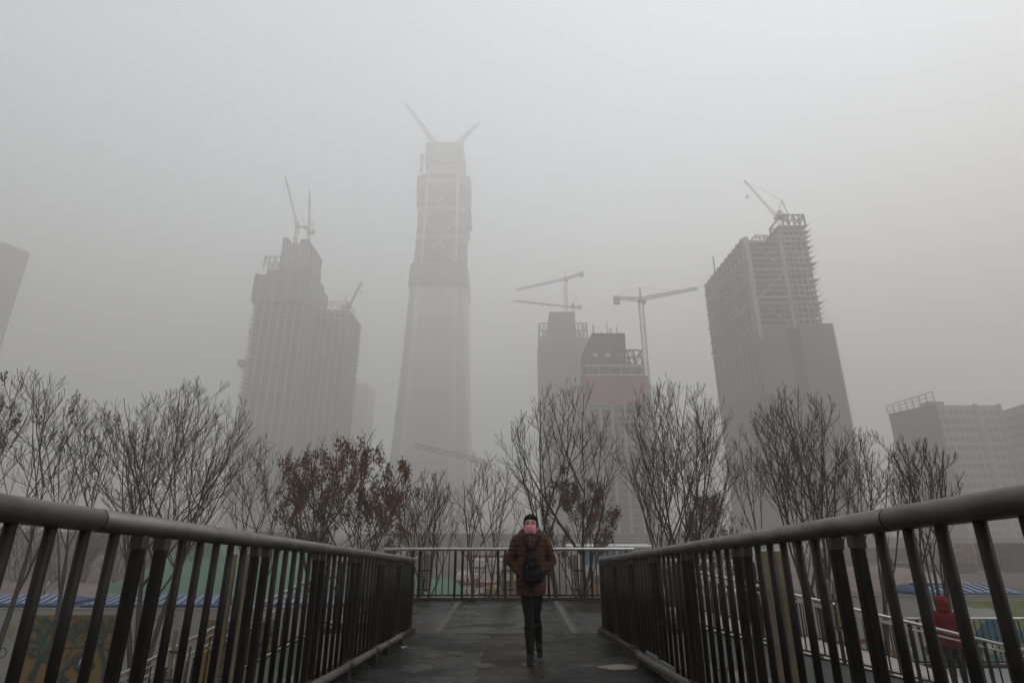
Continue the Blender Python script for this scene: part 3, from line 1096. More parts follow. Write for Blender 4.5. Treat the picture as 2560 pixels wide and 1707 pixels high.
def tree_px(label, px0, px1, ptop, pbot, pbase, Y, seed, nst, levels, limbs=5, seeds=0, rbase=None, **kw):
    """tree from its crown's sight lines: left, right, top, bottom of the crown, foot of the trunk"""
    a, b = at(px0, (ptop + pbot) / 2, Y), at(px1, (ptop + pbot) / 2, Y)
    top, bot = at(pbase, ptop, Y), at(pbase, pbot, Y)
    bx = at(pbase, 1340, Y).x
    cx = (a.x + b.x) / 2 - bx
    rx = (b.x - a.x) / 2
    rz = (top.z - bot.z) / 2
    cz = (top.z + bot.z) / 2
    fork = max(2.2, bot.z - 0.2)
    rg = random.Random(seed)
    stems = []
    for k in range(nst):
        ox = 0 if nst == 1 else (k / (nst - 1) - 0.5)
        stems.append((ox * 0.5, fork + rg.uniform(0.1, 0.6) * rz, cx * 0.5 + ox * rx * 0.7, rg.uniform(-0.4, 0.4) * rx * 0.4))
    return bare_tree('bare_tree', label, (bx, Y, 0.13), stems, (cx, cz - 0.13, rx, rx * 0.85, rz), seed, levels, GT, limbs, seeds=seeds, **kw)


tree_px('bare tree cut by the left frame edge with sparse dry seed clusters', -160, 215, 925, 1260, 60, 21, 3, 2, (7, 6, 4), 5, seeds=16, trunk_r=0.085)
tree_px('broad round bare tree with several stems behind the left railing', 205, 650, 950, 1340, 412, 24, 7, 4, (7, 6, 4), 5, trunk_r=0.09, spread=0.8)
tree_px('tree hung with dense rust brown seed clusters left of the glass tower', 665, 1055, 1085, 1430, 850, 21, 12, 2, (7, 5, 2), 8, seeds=330, trunk_r=0.095, spread=0.8,
        up=0.3, seed_box=(-3.2, 3.2, 5.2, 10.4))
tree_px('small upright bare tree just right of the rust brown tree', 985, 1150, 1170, 1400, 1055, 25, 15, 3, (7, 6, 3), 4, trunk_r=0.07, spread=0.6, up=0.7)
tree_px('slender bare tree just left of the woman', 1120, 1310, 1130, 1400, 1205, 25, 19, 2, (6, 6, 3), 4, trunk_r=0.08, spread=0.65)
tree_px('tall dark bare tree rising right behind the woman', 1240, 1550, 945, 1330, 1419, 21, 23, 2, (7, 6, 4), 5, trunk_r=0.095, spread=0.75)
tree_px('small thin tree with brown seed clusters behind the tall dark tree', 1350, 1545, 1155, 1400, 1464, 25, 29, 1, (6, 6, 3), 6, seeds=150, trunk_r=0.08)
tree_px('round bare tree with four stems right of the tall dark tree', 1545, 1840, 945, 1345, 1682, 23, 31, 4, (7, 6, 4), 5, trunk_r=0.10, spread=0.75)
tree_px('low scrubby tree with brown seed tufts by the right railing', 1700, 1850, 1225, 1390, 1770, 26, 37, 2, (7, 6, 4), 5, seeds=80, trunk_r=0.06, bark=M_BARK2)
tree_px('thin leaning bare tree left of the big right crown', 1800, 1925, 1060, 1310, 1893, 25, 41, 1, (6, 6, 3), 4, trunk_r=0.07, spread=0.65)
tree_px('large dense dark bare tree in front of the right tower', 1880, 2140, 955, 1330, 2015, 20, 43, 3, (7, 6, 4), 5, trunk_r=0.09, spread=0.75)
tree_px('bare tree with long rising shoots right of the dense dark tree', 2090, 2250, 1055, 1360, 2140, 20, 47, 2, (6, 6, 3), 4, trunk_r=0.08, spread=0.75)
tree_px('bare tree with upright whips in front of the low right block', 2225, 2400, 1090, 1330, 2300, 18, 53, 3, (6, 6, 3), 4, trunk_r=0.07, spread=0.6, up=0.9)
tree_px('narrow bare tree with a few dry seeds between the left edge and broad tree', 95, 300, 990, 1290, 215, 25, 59, 2, (6, 6, 3), 4, seeds=8, trunk_r=0.08, spread=0.65)
tree_px('thin bare tree between the broad tree and the rust brown tree', 560, 760, 1090, 1340, 655, 27, 61, 2, (6, 6, 3), 4, trunk_r=0.07, spread=0.75)

# thicket at far left behind the hoarding
TH = bare_tree('thicket_tree', 'brownish bare tree in the thicket at far left, leftmost', (-52, 50, 0), [(0, 2.0, 0, 0), (0.3, 2.2, 0.6, 0.2)], (0, 5.0, 2.8, 2.5, 3.4), 71, (7, 6, 3),
               'thicket at far left beyond the hoarding', 5, bark=M_BARK2, trunk_r=0.1, twig_r=0.02)
labs = ['brownish bare tree in the thicket at far left, second from the edge', 'brownish bare tree in the thicket at far left, third from the edge',
        'brownish bare tree in the thicket at far left, fourth from the edge', 'brownish bare tree in the thicket at far left, fifth from the edge',
        'brownish bare tree in the thicket at far left, sixth from the edge', 'brownish bare tree in the thicket at far left, nearest the green mound']
for k, (x, y, s) in enumerate(((-47, 52, 0.9), (-50, 60, 1.1), (-43, 55, 0.8), (-44, 66, 1.1), (-37, 58, 0.75), (-34, 64, 0.85))):
    c = TH.copy()
    COL.objects.link(c)
    c.location = (x, y, 0)
    c.rotation_euler = (0, 0, k * 1.3 + 0.5)
    c.scale = (s, s, s)
    c['label'] = labs[k]
    for ch in TH.children:
        cc = ch.copy()
        COL.objects.link(cc)
        cc.parent = c


rs = random.Random(31)
for k in range(9):
    c = TH.copy()
    COL.objects.link(c)
    c.location = (-70 + k * 5.2 + rs.uniform(-1, 1), 74 + rs.uniform(-5, 8), 0)
    c.rotation_euler = (0, 0, rs.uniform(0, 6))
    sc_ = rs.uniform(0.85, 1.15)
    c.scale = (sc_, sc_, sc_)
    c['label'] = 'hazy brown bare tree in the back row of the far left thicket, ' + ('leftmost', 'second from left', 'third from left', 'fourth from left', 'middle one', 'fourth from right', 'third from right', 'second from right', 'rightmost')[k]
    for ch in TH.children:
        cc = ch.copy()
        COL.objects.link(cc)
        cc.parent = c


# ------------------------------------------------------------------ building site on the ground
def mound(label, x, y, rx, ry, h, m_, seed, cat='mound', name='netted_mound', group=None):
    rng = np.random.default_rng(seed)
    nx = ny = 26
    V, F = [], []
    ph = rng.uniform(0, 6, 6)
    for j in range(ny):
        for i in range(nx):
            u, v = i / (nx - 1) * 2 - 1, j / (ny - 1) * 2 - 1
            r = math.sqrt(u * u + v * v)
            k = max(0.0, 1 - r ** 3.0)
            n = 0.8 + 0.2 * math.sin(4 * u + ph[0]) * math.cos(3 * v + ph[1]) + 0.06 * math.sin(11 * u + ph[2]) * math.sin(9 * v + ph[3]) + rng.uniform(-0.03, 0.03)
            V.append((u * rx, v * ry, -0.1 + h * k * n))
    for j in range(ny - 1):
        for i in range(nx - 1):
            F.append((j * nx + i, j * nx + i + 1, (j + 1) * nx + i + 1, (j + 1) * nx + i))
    q = MB()
    q.v, q.f = V, F
    o_ = q.build(name, m_, None, True)
    o_.location = (x, y, 0)
    return tag(o_, label, cat, group)


GM = 'earth mounds under green dust netting'
p = at(560, 1420, 62)
mound('long mound of earth under green netting behind the left railing', p.x, 66, 15, 12, 4.4, M_NET, 1, group=GM)
p = at(1075, 1450, 52)
mound('steep mound under green netting behind the far railing at left', p.x - 1.5, 56, 5.2, 6, 3.3, M_NET, 2, group=GM)
p = at(640, 1350, 120)
mound('distant green netted mound left of centre', p.x, 120, 20, 12, 5.0, M_NET, 3, group=GM)
M_EARTH2 = mat('bank_earth', (0.12, 0.09, 0.072), 0.95, 0, 0.25, 0.4, 0.5, 3)
GE = 'bare earth banks on the building site'
mound('low bare brown earth bank behind the left shed roofs', at(80, 1440, 58).x, 60, 14, 9, 1.9, M_EARTH2, 4, 'earth bank', 'earth_bank', GE)
mound('grey brown earth bank beyond the right stairs', at(2150, 1440, 75).x, 78, 16, 10, 2.6, M_EARTH2, 5, 'earth bank', 'earth_bank', GE)
mound('distant pale earth bank at the right frame edge', at(2480, 1380, 130).x, 135, 26, 14, 3.2, M_EARTH2, 6, 'earth bank', 'earth_bank', GE)

M_PALE = mat('pale_concrete', (0.25, 0.222, 0.20), 0.9, 0, 0.15, 0.3, 0.2, 4)
M_REDB = mat('red_band', (0.17, 0.032, 0.028), 0.8, 0, 0.2, 2, spec=0.08)
M_TERR = mat('terrace_concrete', (0.40, 0.345, 0.31), 0.9, 0, 0.2, 1.2, 0.3, 5)
# stepped concrete basement with red banded barriers
t = thing('stepped_foundation', 'pale stepped concrete foundation with red and white barriers behind the woman', 'foundation', (0, 66, 0))
for k, (pa, pb, y, zz) in enumerate(((1120, 1300, 62, 1.0), (1140, 1300, 66, 2.0), (1165, 1310, 71, 3.2), (1195, 1290, 77, 4.3))):
    a, b = at(pa, 1450, y).x, at(pb, 1450, y).x
    MB().box(a, b, y - 66, y - 66 + 5, 0, zz).build('terrace', M_TERR, t)
    n = int((b - a) / 0.35)
    for i in range(n + 1):
        MB().box(a + i * (b - a) / n - 0.04, a + i * (b - a) / n + 0.04, y - 66 + 0.1, y - 66 + 0.16, zz, zz + 0.7).build('barrier_post', C_WHT if i % 3 else M_REDB, t)
    MB().box(a, b, y - 66 + 0.04, y - 66 + 0.09, zz + 0.3, zz + 0.55).build('barrier_band', M_REDB if k % 2 == 0 else C_WHT, t)
for i in range(14):
    x = at(1120 + i * 13, 1480, 58).x
    MB().box(x, x + 0.45, -7.6, -7.5, 0.0 + 0.02, 0.95).build('barrier_board', M_REDB if i % 3 == 0 else C_WHT, t)

def clutter(t_, px0, px1, y0_, y1_, zlo, zhi, n_, seed):
    r_ = random.Random(seed)
    o_ = Vector(t_.location)
    for i in range(n_):
        y = r_.uniform(y0_, y1_)
        x = at(r_.uniform(px0, px1), 1450, y).x
        z = r_.uniform(zlo, zhi)
        w_, h_ = r_.uniform(0.25, 1.6), r_.uniform(0.2, 0.9)
        m_ = r_.choice([C_WHT, C_WHT, M_TERR, M_TERR, M_REDB, M_DARKST, M_CONC, M_TIMBER])
        ob = MB().box(-w_ / 2, w_ / 2, -0.3, 0.3, 0, h_).build('formwork_piece', m_, t_)
        ob.location = (x - o_.x, y - o_.y, z)
        ob.rotation_euler = (0, 0, r_.uniform(-0.5, 0.5))


M_TIMBER = mat('timber', (0.20, 0.14, 0.085), 0.9, 0, 0.3, 1, spec=0.08)
M_DARKST = mat('dark_stack', (0.05, 0.052, 0.055), 0.8, 0, 0.3, 0.7, spec=0.08)
clutter(t, 1120, 1300, 56, 61.5, 0.0, 0.02, 40, 1)
clutter(t, 1140, 1300, 62.5, 65.5, 1.0, 1.0, 22, 2)
clutter(t, 1160, 1305, 66.5, 70.5, 2.0, 2.0, 20, 3)
clutter(t, 1195, 1290, 78, 81, 4.3, 4.3, 14, 4)
t = thing('stepped_foundation', 'pale stepped concrete foundation with barriers seen through the right railing', 'foundation', (at(1740, 1450, 66).x, 66, 0))
for k, (pa, pb, y, zz) in enumerate(((1640, 1905, 60, 0.9), (1650, 1890, 65, 1.9), (1690, 1870, 71, 3.0))):
    a, b = at(pa, 1450, y).x - t.location.x, at(pb, 1450, y).x - t.location.x
    MB().box(a, b, y - 66, y - 66 + 5, 0, zz).build('terrace', M_TERR, t)
    n = int((b - a) / 0.6)
    for i in range(n + 1):
        MB().box(a + i * (b - a) / n - 0.04, a + i * (b - a) / n + 0.04, y - 66 + 0.1, y - 66 + 0.16, zz, zz + 0.7).build('barrier_post', C_WHT if i % 3 else M_REDB, t)
    MB().box(a, b, y - 66 + 0.04, y - 66 + 0.09, zz + 0.3, zz + 0.55).build('barrier_band', M_REDB if k % 2 == 0 else C_WHT, t)
clutter(t, 1640, 1905, 54, 59.5, 0, 0.02, 40, 5)
clutter(t, 1655, 1885, 65.5, 69, 1.9, 1.9, 26, 6)
# white site office with blue fascia
t = thing('site_office', 'white prefabricated site office with blue fascia right of the woman', 'building', (at(1500, 1400, 72).x, 72, 0))
a, b = at(1425, 1400, 72).x - t.location.x, at(1640, 1400, 72).x - t.location.x
MB().box(a, b, 0, 6, 0, 4.55).build('wall', C_WHT, t)
MB().box(a - 0.2, b + 0.2, -0.3, 6.3, 4.56, 4.8).build('roof', mat('office_roof', (0.5, 0.5, 0.5), 0.7), t)
M_FASC = mat('fascia_blue', (0.045, 0.085, 0.165), 0.6, 0, 0.15, 1)
for i in range(3):
    x = at(1462 + 42 * i, 1390, 72).x - t.location.x
    MB().box(x, x + 1.75, -0.09, -0.01, 2.6, 4.4).build('blue_panel', M_FASC, t)
for i in range(6):
    x = a + 0.4 + i * (b - a) / 6
    MB().box(x, x + 0.7, -0.06, 0.01, 0.8, 1.9).build('window', mat('dull_glass', (0.06, 0.07, 0.08), 0.25), t)
# yellow concrete pump truck bodies
M_YEL = mat('machine_yellow', (0.17, 0.10, 0.025), 0.6, 0, 0.25, 1.5, spec=0.08)


def machine(label, px, Y, w, h, seed):
    p_ = at(px, 1450, Y)
    t_ = thing('site_loader', label, 'construction vehicle', (p_.x, Y, 0), 0.1, 'yellow site machines')
    MB().box(-w / 2, w * 0.25, -0.9, 0.9, 0.55, 0.55 + h * 0.45).build('body', M_YEL, t_)
    MB().prism([(w * 0.0 - 0.6, -0.7), (w * 0.25, -0.7), (w * 0.25, 0.7), (-0.6, 0.7)], 0.56 + h * 0.45, h).build('cab', mat('cab_glass', (0.05, 0.06, 0.06), 0.2, spec=0.08), t_)
    MB().box(w * 0.0 - 0.7, w * 0.26, -0.8, 0.8, h + 0.002, h + 0.1).build('cab_roof', M_YEL, t_)
    for x in (-w * 0.36, w * 0.14):
        for y in (-0.95, 0.95):
            q_ = MB().tube([(x, y - 0.2, 0.5), (x, y + 0.2, 0.5)], 0.5, 16)
            q_.build('wheel', M_BLACK, t_)
    q_ = MB()
    for y in (-0.55, 0.55):
        q_.bar((w * 0.2, y, 1.0), (w * 0.52, y, 0.4), 0.16, 0.22)
    q_.build('lift_arm', M_YEL, t_)
    MB().extrude([(w * 0.5, 0.15), (w * 0.72, 0.1), (w * 0.66, 0.35), (w * 0.58, 0.75), (w * 0.5, 0.8)], -1.0, 1.0).build('bucket', M_YEL, t_)
    return t_


machine('yellow wheel loader behind the far railing right of the woman', 1500, 60, 5.0, 2.3, 1)
machine('yellow wheel loader low behind the woman at left', 1265, 57.5, 4.2, 2.1, 2)

# prefab cabins with blue window bands, right background
t = thing('cabin_row', 'long row of pale prefabricated cabins with blue bands in the right background', 'cabins', (at(2010, 1370, 150).x, 150, 0))
a, b = at(1850, 1370, 150).x - t.location.x, at(2170, 1370, 150).x - t.location.x
MB().box(a, b, 0, 6, 0, 3.6).build('wall', mat('cabin_wall', (0.45, 0.45, 0.43), 0.8), t)
MB().box(a - 0.3, b + 0.3, -0.5, 6.5, 3.602, 3.8).build('roof', mat('cabin_roof', (0.55, 0.55, 0.55), 0.8), t)
n = 14
for i in range(n):
    x = a + (i + 0.25) * (b - a) / n
    MB().box(x, x + 1.2, -0.06, 0.02, 1.5, 2.8).build('window', M_FASC, t)
M_DIMW = mat('site_wall_render', (0.11, 0.10, 0.088), 0.9, 0, 0.3, 0.1)
# site boundary walls far out
for k, (xa, xb, y, z, lab) in enumerate(((-60, 70, 210, 4.2, 'long pale site wall in the haze behind the far railing'),
                                         (60, 210, 185, 3.4, 'long pale site wall in the haze at right'),
                                         (-210, -62, 190, 5.0, 'long pale site wall in the haze at left'))):
    t = thing('site_wall', lab, 'wall', ((xa + xb) / 2, y, 0), 0, 'long boundary walls of the site')
    w = (xb - xa) / 12
    for i in range(12):
        MB().box(0.03, w - 0.03, 0, 0.5, 0, z).build('wall_panel', M_DIMW, t).location = (xa - (xa + xb) / 2 + i * w, 0, 0)
    MB().box(-(xb - xa) / 2, (xb - xa) / 2, -0.1, 0.6, z + 0.002, z + 0.25).build('coping', M_CONC, t)


def crate_stack(label, px, Y, w, dpt, h, rows, m_, name, cat, group=None):
    p_ = at(px, 1400, Y)
    t_ = thing(name, label, cat, (p_.x, Y, 0), 0.15, group)
    r_ = random.Random(int(px))
    for k in range(rows):
        zz = h / rows
        n_ = 5
        for i in range(n_):
            L_ = w * r_.uniform(0.85, 1.0)
            MB().box(-L_ / 2, L_ / 2, -dpt / 2 + i * dpt / n_ + 0.03, -dpt / 2 + (i + 1) * dpt / n_ - 0.03, k * zz + 0.01, (k + 1) * zz - 0.02).build('bundle', m_, t_)
    return t_


M_TIMBER = mat('timber', (0.27, 0.19, 0.11), 0.9, 0, 0.3, 1, spec=0.08)
M_DARKST = mat('dark_stack', (0.06, 0.062, 0.065), 0.8, 0, 0.3, 0.7, spec=0.08)
crate_stack('stack of brown timber bundles in the right background', 2465, 112, 9, 4, 4.0, 5, M_TIMBER, 'timber_stack', 'timber stack')
crate_stack('lower stack of brown timber nearer the red figure', 2380, 118, 7, 4, 2.4, 3, M_TIMBER, 'timber_stack', 'timber stack')
crate_stack('dark stack of steel formwork at the right frame edge', 2535, 98, 9, 5, 4.4, 6, M_DARKST, 'formwork_stack', 'formwork stack')
crate_stack('long dark row of stacked steel beams before the cabin row', 2230, 128, 34, 5, 2.6, 3, M_DARKST, 'formwork_stack', 'formwork stack')
crate_stack('low dark row of steel bars on the right of the site', 2330, 96, 12, 5, 1.4, 3, M_DARKST, 'formwork_stack', 'formwork stack')
t = thing('site_container', 'grey site container beyond the right stair handrail', 'container', (at(2075, 1420, 88).x, 88, 0))
MB().box(-3.0, 3.0, -1.2, 1.2, 0.1, 2.6).build('body', mat('container_grey', (0.16, 0.16, 0.155), 0.7, 0, 0.2, 1), t)
for i in range(15):
    MB().box(-2.9 + i * 0.4, -2.7 + i * 0.4, -1.26, -1.19, 0.2, 2.5).build('corrugation', MATS['container_grey'], t)


# ------------------------------------------------------------------ towers in the haze
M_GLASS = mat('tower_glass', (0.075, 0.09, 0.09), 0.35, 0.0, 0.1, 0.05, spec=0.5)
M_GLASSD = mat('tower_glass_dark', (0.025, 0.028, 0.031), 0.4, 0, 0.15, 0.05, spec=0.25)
M_FIN = mat('pale_fin', (0.62, 0.62, 0.60), 0.6, 0, 0.08, 0.2)
M_MID = mat('mid_concrete', (0.33, 0.325, 0.31), 0.9, 0, 0.12, 0.2)
M_LINE = mat('facade_line', (0.13, 0.145, 0.14), 0.7, 0, 0.1, 0.2)
M_RAW = mat('raw_concrete', (0.23, 0.22, 0.205), 0.95, 0, 0.2, 0.1)
M_RAWD = mat('interior_shade', (0.03, 0.03, 0.03), 0.95, 0, 0.2, 0.1)  # near-black colour stands in for the shade inside the open floors
M_SCREEN = mat('climbing_screen', (0.10, 0.11, 0.105), 0.9, 0, 0.25, 0.12)
M_REDNET = mat('red_brown_net', (0.30, 0.10, 0.075), 0.9, 0, 0.2, 0.1)
M_CRANE = mat('crane_paint', (0.28, 0.25, 0.215), 0.7, 0, 0.2, 0.3)
M_CRANEO = mat('crane_orange', (0.46, 0.31, 0.24), 0.7, 0, 0.2, 0.3)
M_CRANEW = mat('crane_grey', (0.13, 0.13, 0.13), 0.7, 0, 0.2, 0.3)


def lattice(q, p, r, w, step, th, taper=1.0):
    """four chords with diagonals between p and r"""
    p, r = Vector(p), Vector(r)
    t_ = (r - p).normalized()
    a = Vector((0, 0, 1)) if abs(t_.z) < 0.8 else Vector((0, 1, 0))
    u = t_.cross(a).normalized()
    n = u.cross(t_).normalized()
    L = (r - p).length
    k = max(2, int(L / step))
    crn = []
    for i in range(k + 1):
        s = i / k
        ww = w / 2 * (1 + (taper - 1) * s)
        c = p + (r - p) * s
        crn.append([c + u * ww * a_ + n * ww * b_ for a_, b_ in ((-1, -1), (1, -1), (1, 1), (-1, 1))])
    for j in range(4):
        for i in range(k):
            q.bar(crn[i][j], crn[i + 1][j], th)
            q.bar(crn[i][j], crn[i + 1][(j + 1) % 4] if i % 2 else crn[i + 1][(j - 1) % 4], th * 0.6)
        # cross ties
    for i in range(k + 1):
        for j in range(4):
            q.bar(crn[i][j], crn[i][(j + 1) % 4], th * 0.6)
    return q


def luffing(label, piv, tip, z0, m_, w=2.2, back=9.0, group='tower cranes in the haze', th=0.32):
    piv, tip = Vector(piv), Vector(tip)
    t_ = thing('luffing_crane', label, 'crane', (piv.x, piv.y, z0), 0, group)
    o_ = Vector(t_.location)
    P = piv - o_
    lattice(MB(), (P.x, P.y, -4), P, w, 3.0, th).build('mast', m_, t_)
    lattice(MB(), P, tip - o_, w * 0.8, 3.5, th, 0.5).build('jib', m_, t_)
    h = (tip - piv)
    h.z = 0
    h = h.normalized() if h.length > 0.5 else Vector((1, 0, 0))
    A = P + h * -3.5 + Vector((0, 0, 11))
    q = MB()
    q.bar(P + h * 0.5, A, 0.4)
    q.bar(P - h * 6, A, 0.4)
    q.build('a_frame', m_, t_)
    q = MB()
    q.bar(P - h * back, P + h * 2, 2.4, 1.2)
    q.bar(P - h * back, P - h * (back - 3), 2.6, 3.2)
    q.build('machine_deck', m_, t_)
    MB().box(P.x - 1.2, P.x + 1.2, P.y - 3.2, P.y - 1.2, P.z + 0.2, P.z + 2.8).build('cab', m_, t_)
    MB().tube([A, tip - o_], 0.10, 5).build('luffing_rope', m_, t_)
    q = MB().tube([tip - o_, tip - o_ + Vector((0, 0, -10))], 0.07, 5)
    q.box(tip.x - o_.x - 0.5, tip.x - o_.x + 0.5, tip.y - o_.y - 0.5, tip.y - o_.y + 0.5, tip.z - o_.z - 11.5, tip.z - o_.z - 10)
    q.build('hook', m_, t_)
    return t_


def hammerhead(label, x, y, z0, zj, e1, e2, m_, w=2.2, apex=7.5, group='tower cranes in the haze', th=0.30):
    t_ = thing('hammerhead_crane', label, 'crane', (x, y, z0), 0, group)
    o_ = Vector(t_.location)
    zt = zj - z0
    lattice(MB(), (0, 0, 0), (0, 0, zt), w, 3.2, th).build('mast', m_, t_)
    E1 = Vector((e1[0], e1[1], zj)) - o_
    E2 = Vector((e2[0], e2[1], zj)) - o_
    lattice(MB(), (0, 0, zt + 1), E1 + Vector((0, 0, 1)), 1.8, 3.0, th * 0.9, 0.7).build('jib', m_, t_)
    q = lattice(MB(), (0, 0, zt + 1), E2 + Vector((0, 0, 1)), 1.7, 3.0, th)
    q.build('counter_jib', m_, t_)
    dd = (E2 - Vector((0, 0, zt))).normalized()
    MB().bar(E2 - dd * 3.5 + Vector((0, 0, -0.8)), E2 + Vector((0, 0, -0.8)), 2.0, 3.6).build('counterweight', m_, t_)
    q = lattice(MB(), (0, 0, zt), (0, 0, zt + apex), 1.6, 2.4, th * 0.8, 0.2)
    q.build('tower_head', m_, t_)
    q = MB()
    q.tube([(0, 0, zt + apex), Vector((0, 0, zt + 1.8)) * 0.35 + (E1 + Vector((0, 0, 1.8))) * 0.65], 0.09, 5)
    q.tube([(0, 0, zt + apex), E2 + Vector((0, 0, 1.8))], 0.09, 5)
    q.build('pendant', m_, t_)
    MB().box(0.9, 2.5, -2.2, -0.6, zt - 2.6, zt - 0.2).build('cab', m_, t_)
    MB().box(-1.6, 1.6, -1.6, 1.6, zt - 0.6, zt + 0.5).build('slewing_ring', m_, t_)
    return t_


# --- the tall tapering glass tower (centre left)
TX, TY = -90.0, 632.0


def prof(z):
    zs = [0, 50, 110, 180, 280, 335, 390, 445, 520]
    ws = [46, 43, 40, 37.0, 33.6, 31.2, 30.0, 29.6, 30]
    return float(np.interp(z, zs, ws))


def rsq(w, z, n=6, rf=0.28, grow_=0.0):
    """rounded square of half width w"""
    r_ = w * rf
    res = []
    for (cx, cy_, a0) in ((w - r_, -(w - r_), -90), (w - r_, w - r_, 0), (-(w - r_), w - r_, 90), (-(w - r_), -(w - r_), 180)):
        for k in range(n + 1):
            a = R(a0 + 90 * k / n)
            res.append((cx + (r_ + grow_) * math.cos(a), cy_ + (r_ + grow_) * math.sin(a)))
    return [(x, y, z) for x, y in res]


def ringmesh(zs, wf, cap=True, rf=0.28):
    q = MB()
    n = None
    for z in zs:
        rg = rsq(wf(z), z, rf=rf)
        n = len(rg)
        q.v += rg
    for i in range(len(zs) - 1):
        for k in range(n):
            k2 = (k + 1) % n
            q.f.append((i * n + k, i * n + k2, (i + 1) * n + k2, (i + 1) * n + k))
    if cap:
        q.f.append(tuple(range(n - 1, -1, -1)))
        q.f.append(tuple((len(zs) - 1) * n + k for k in range(n)))
    return q


t = thing('glass_tower', 'tallest tower, tapering pale glass with unfinished upper floors, left of centre', 'tower', (TX, TY, 0))
ZG = 284.0
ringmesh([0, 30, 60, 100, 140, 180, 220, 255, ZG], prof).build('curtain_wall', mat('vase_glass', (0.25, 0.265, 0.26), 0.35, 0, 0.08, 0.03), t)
# vertical fins: pale ribs on the faces
for face in range(4):
    for k in range(-9, 10):
        fx = k / 9.0 * 0.70
        q = MB()
        zs = [0, 40, 80, 120, 160, 200, 240, ZG]
        big = abs(k) in (8, 9)
        hw = 0.95 if big else 0.55
        for z in zs:
            w = prof(z)
            for (dx, dy) in ((-hw, 0.2), (hw, 0.2), (hw, -0.9), (-hw, -0.9)):
                x, y = fx * w + dx, -w + dy
                for _ in range(face):
                    x, y = -y, x
                q.v.append((x, y, z))
        for i in range(len(zs) - 1):
            for j in range(4):
                j2 = (j + 1) % 4
                q.f.append((i * 4 + j, i * 4 + j2, i * 4 + 4 + j2, i * 4 + 4 + j))
        q.build('fin', M_FIN, t)
# dark mechanical bands
for z in (66, 143, 231):
    for face in range(2):
        for k in range(-7, 7):
            w = prof(z)
            fx0 = (k + 0.16) / 9.0 * 0.70 * w
            fx1 = (k + 0.84) / 9.0 * 0.70 * w
            q = MB().box(fx0, fx1, -w - 0.25, -w + 0.3, z, z + 9)
            ob = q.build('louvre', M_SCREEN, t)
            ob.rotation_euler = (0, 0, R(90) * face)
# unfinished floors
ringmesh([ZG + 0.2, 340, 390, 440], lambda z: prof(z) - 5.5).build('floor_shade', M_RAWD, t)
z = ZG + 22
i = 0
while z < 444:
    big = i % 9 == 0
    ringmesh([z, z + (1.0 if big else 0.7)], lambda zz: prof(zz) + (0.4 if big else 0.0)).build('floor_slab', M_FIN if big else M_RAW, t)
    z += 4.6
    i += 1
for sx in (-1, 1):
    for sy in (-1, 1):
        q = MB()
        q.tube([(sx * (prof(ZG) - 12), sy * (prof(ZG) - 1.5), ZG), (sx * (prof(440) - 10.5), sy * (prof(440) - 1.5), 446)], 2.1, 8)
        q.build('mega_column', M_MID, t)
for (za, zb) in ((308, 372), (372, 436)):
    for s in (-1, 1):
        a, b = prof(za), prof(zb)
        q = MB().bar((s * (a - 12), -a + 1.0, za), (-s * (b - 11), -b + 1.0, zb), 1.5)
        q.bar((a - 1.0, s * (a - 12), za), (b - 1.0, -s * (b - 11), zb), 1.5)
        q.build('brace', M_MID, t)
# screens: wide dark collar and upper climbing platforms
ringmesh([ZG - 6, ZG, ZG + 14, ZG + 26], lambda z: prof(z) + (1.2 if z < ZG else 2.6)).build('climbing_screen', M_SCREEN, t)
rs = random.Random(4)
for (xx, za, zb, wd) in ((-31, 402, 420, 3), (-31.5, 422, 444, 3.5), (31, 395, 418, 3), (31.5, 422, 444, 3.5), (33, 380, 385, 4), (33, 389, 393, 4), (32, 366, 370, 2.5)):
    MB().box(xx - wd, xx + wd, -18, 14, za, zb).build('outrigger_platform', M_SCREEN, t)
MB().box(-23, 23, -22, 22, 440, 492).build('core', M_RAW, t)
ob = MB().box(-25, 25, -24, 24, 462, 491).build('core_screen', M_SCREEN, t)
MB().box(-24.5, 24.5, -23.6, 23.6, 491.01, 493.5).build('core_platform', M_RAWD, t)
for (x, z0_, z1_) in ((-29, 446, 468), (27.5, 440, 456), (-21, 446, 474)):
    MB().box(x - 1.6, x + 1.6, -27, -23, z0_, z1_).build('hoist_tower', M_SCREEN, t)
    MB().box(x - 2.6, x + 2.6, -28, -22.5, z1_ + 0.01, z1_ + 4).build('hoist_head', M_SCREEN, t)
for k in range(3):
    MB().box(-9 + k * 9, -5 + k * 9, -24.4, -24.1, 476 - (k % 2) * 14, 480 - (k % 2) * 14).build('screen_opening', M_FIN, t)
Yc = TY - 10
luffing('crane with long jib raised to the left on top of the glass tower', (at(1094, 345, Yc).x, Yc, 497), at(1015.5, 261, Yc), 493.5, M_CRANEW, 7.5, 15, th=0.62)
luffing('crane with short jib raised to the right on top of the glass tower', (at(1141, 345, Yc).x, Yc, 499), at(1198, 306, Yc), 493.5, M_CRANEW, 6.5, 14, th=0.62)


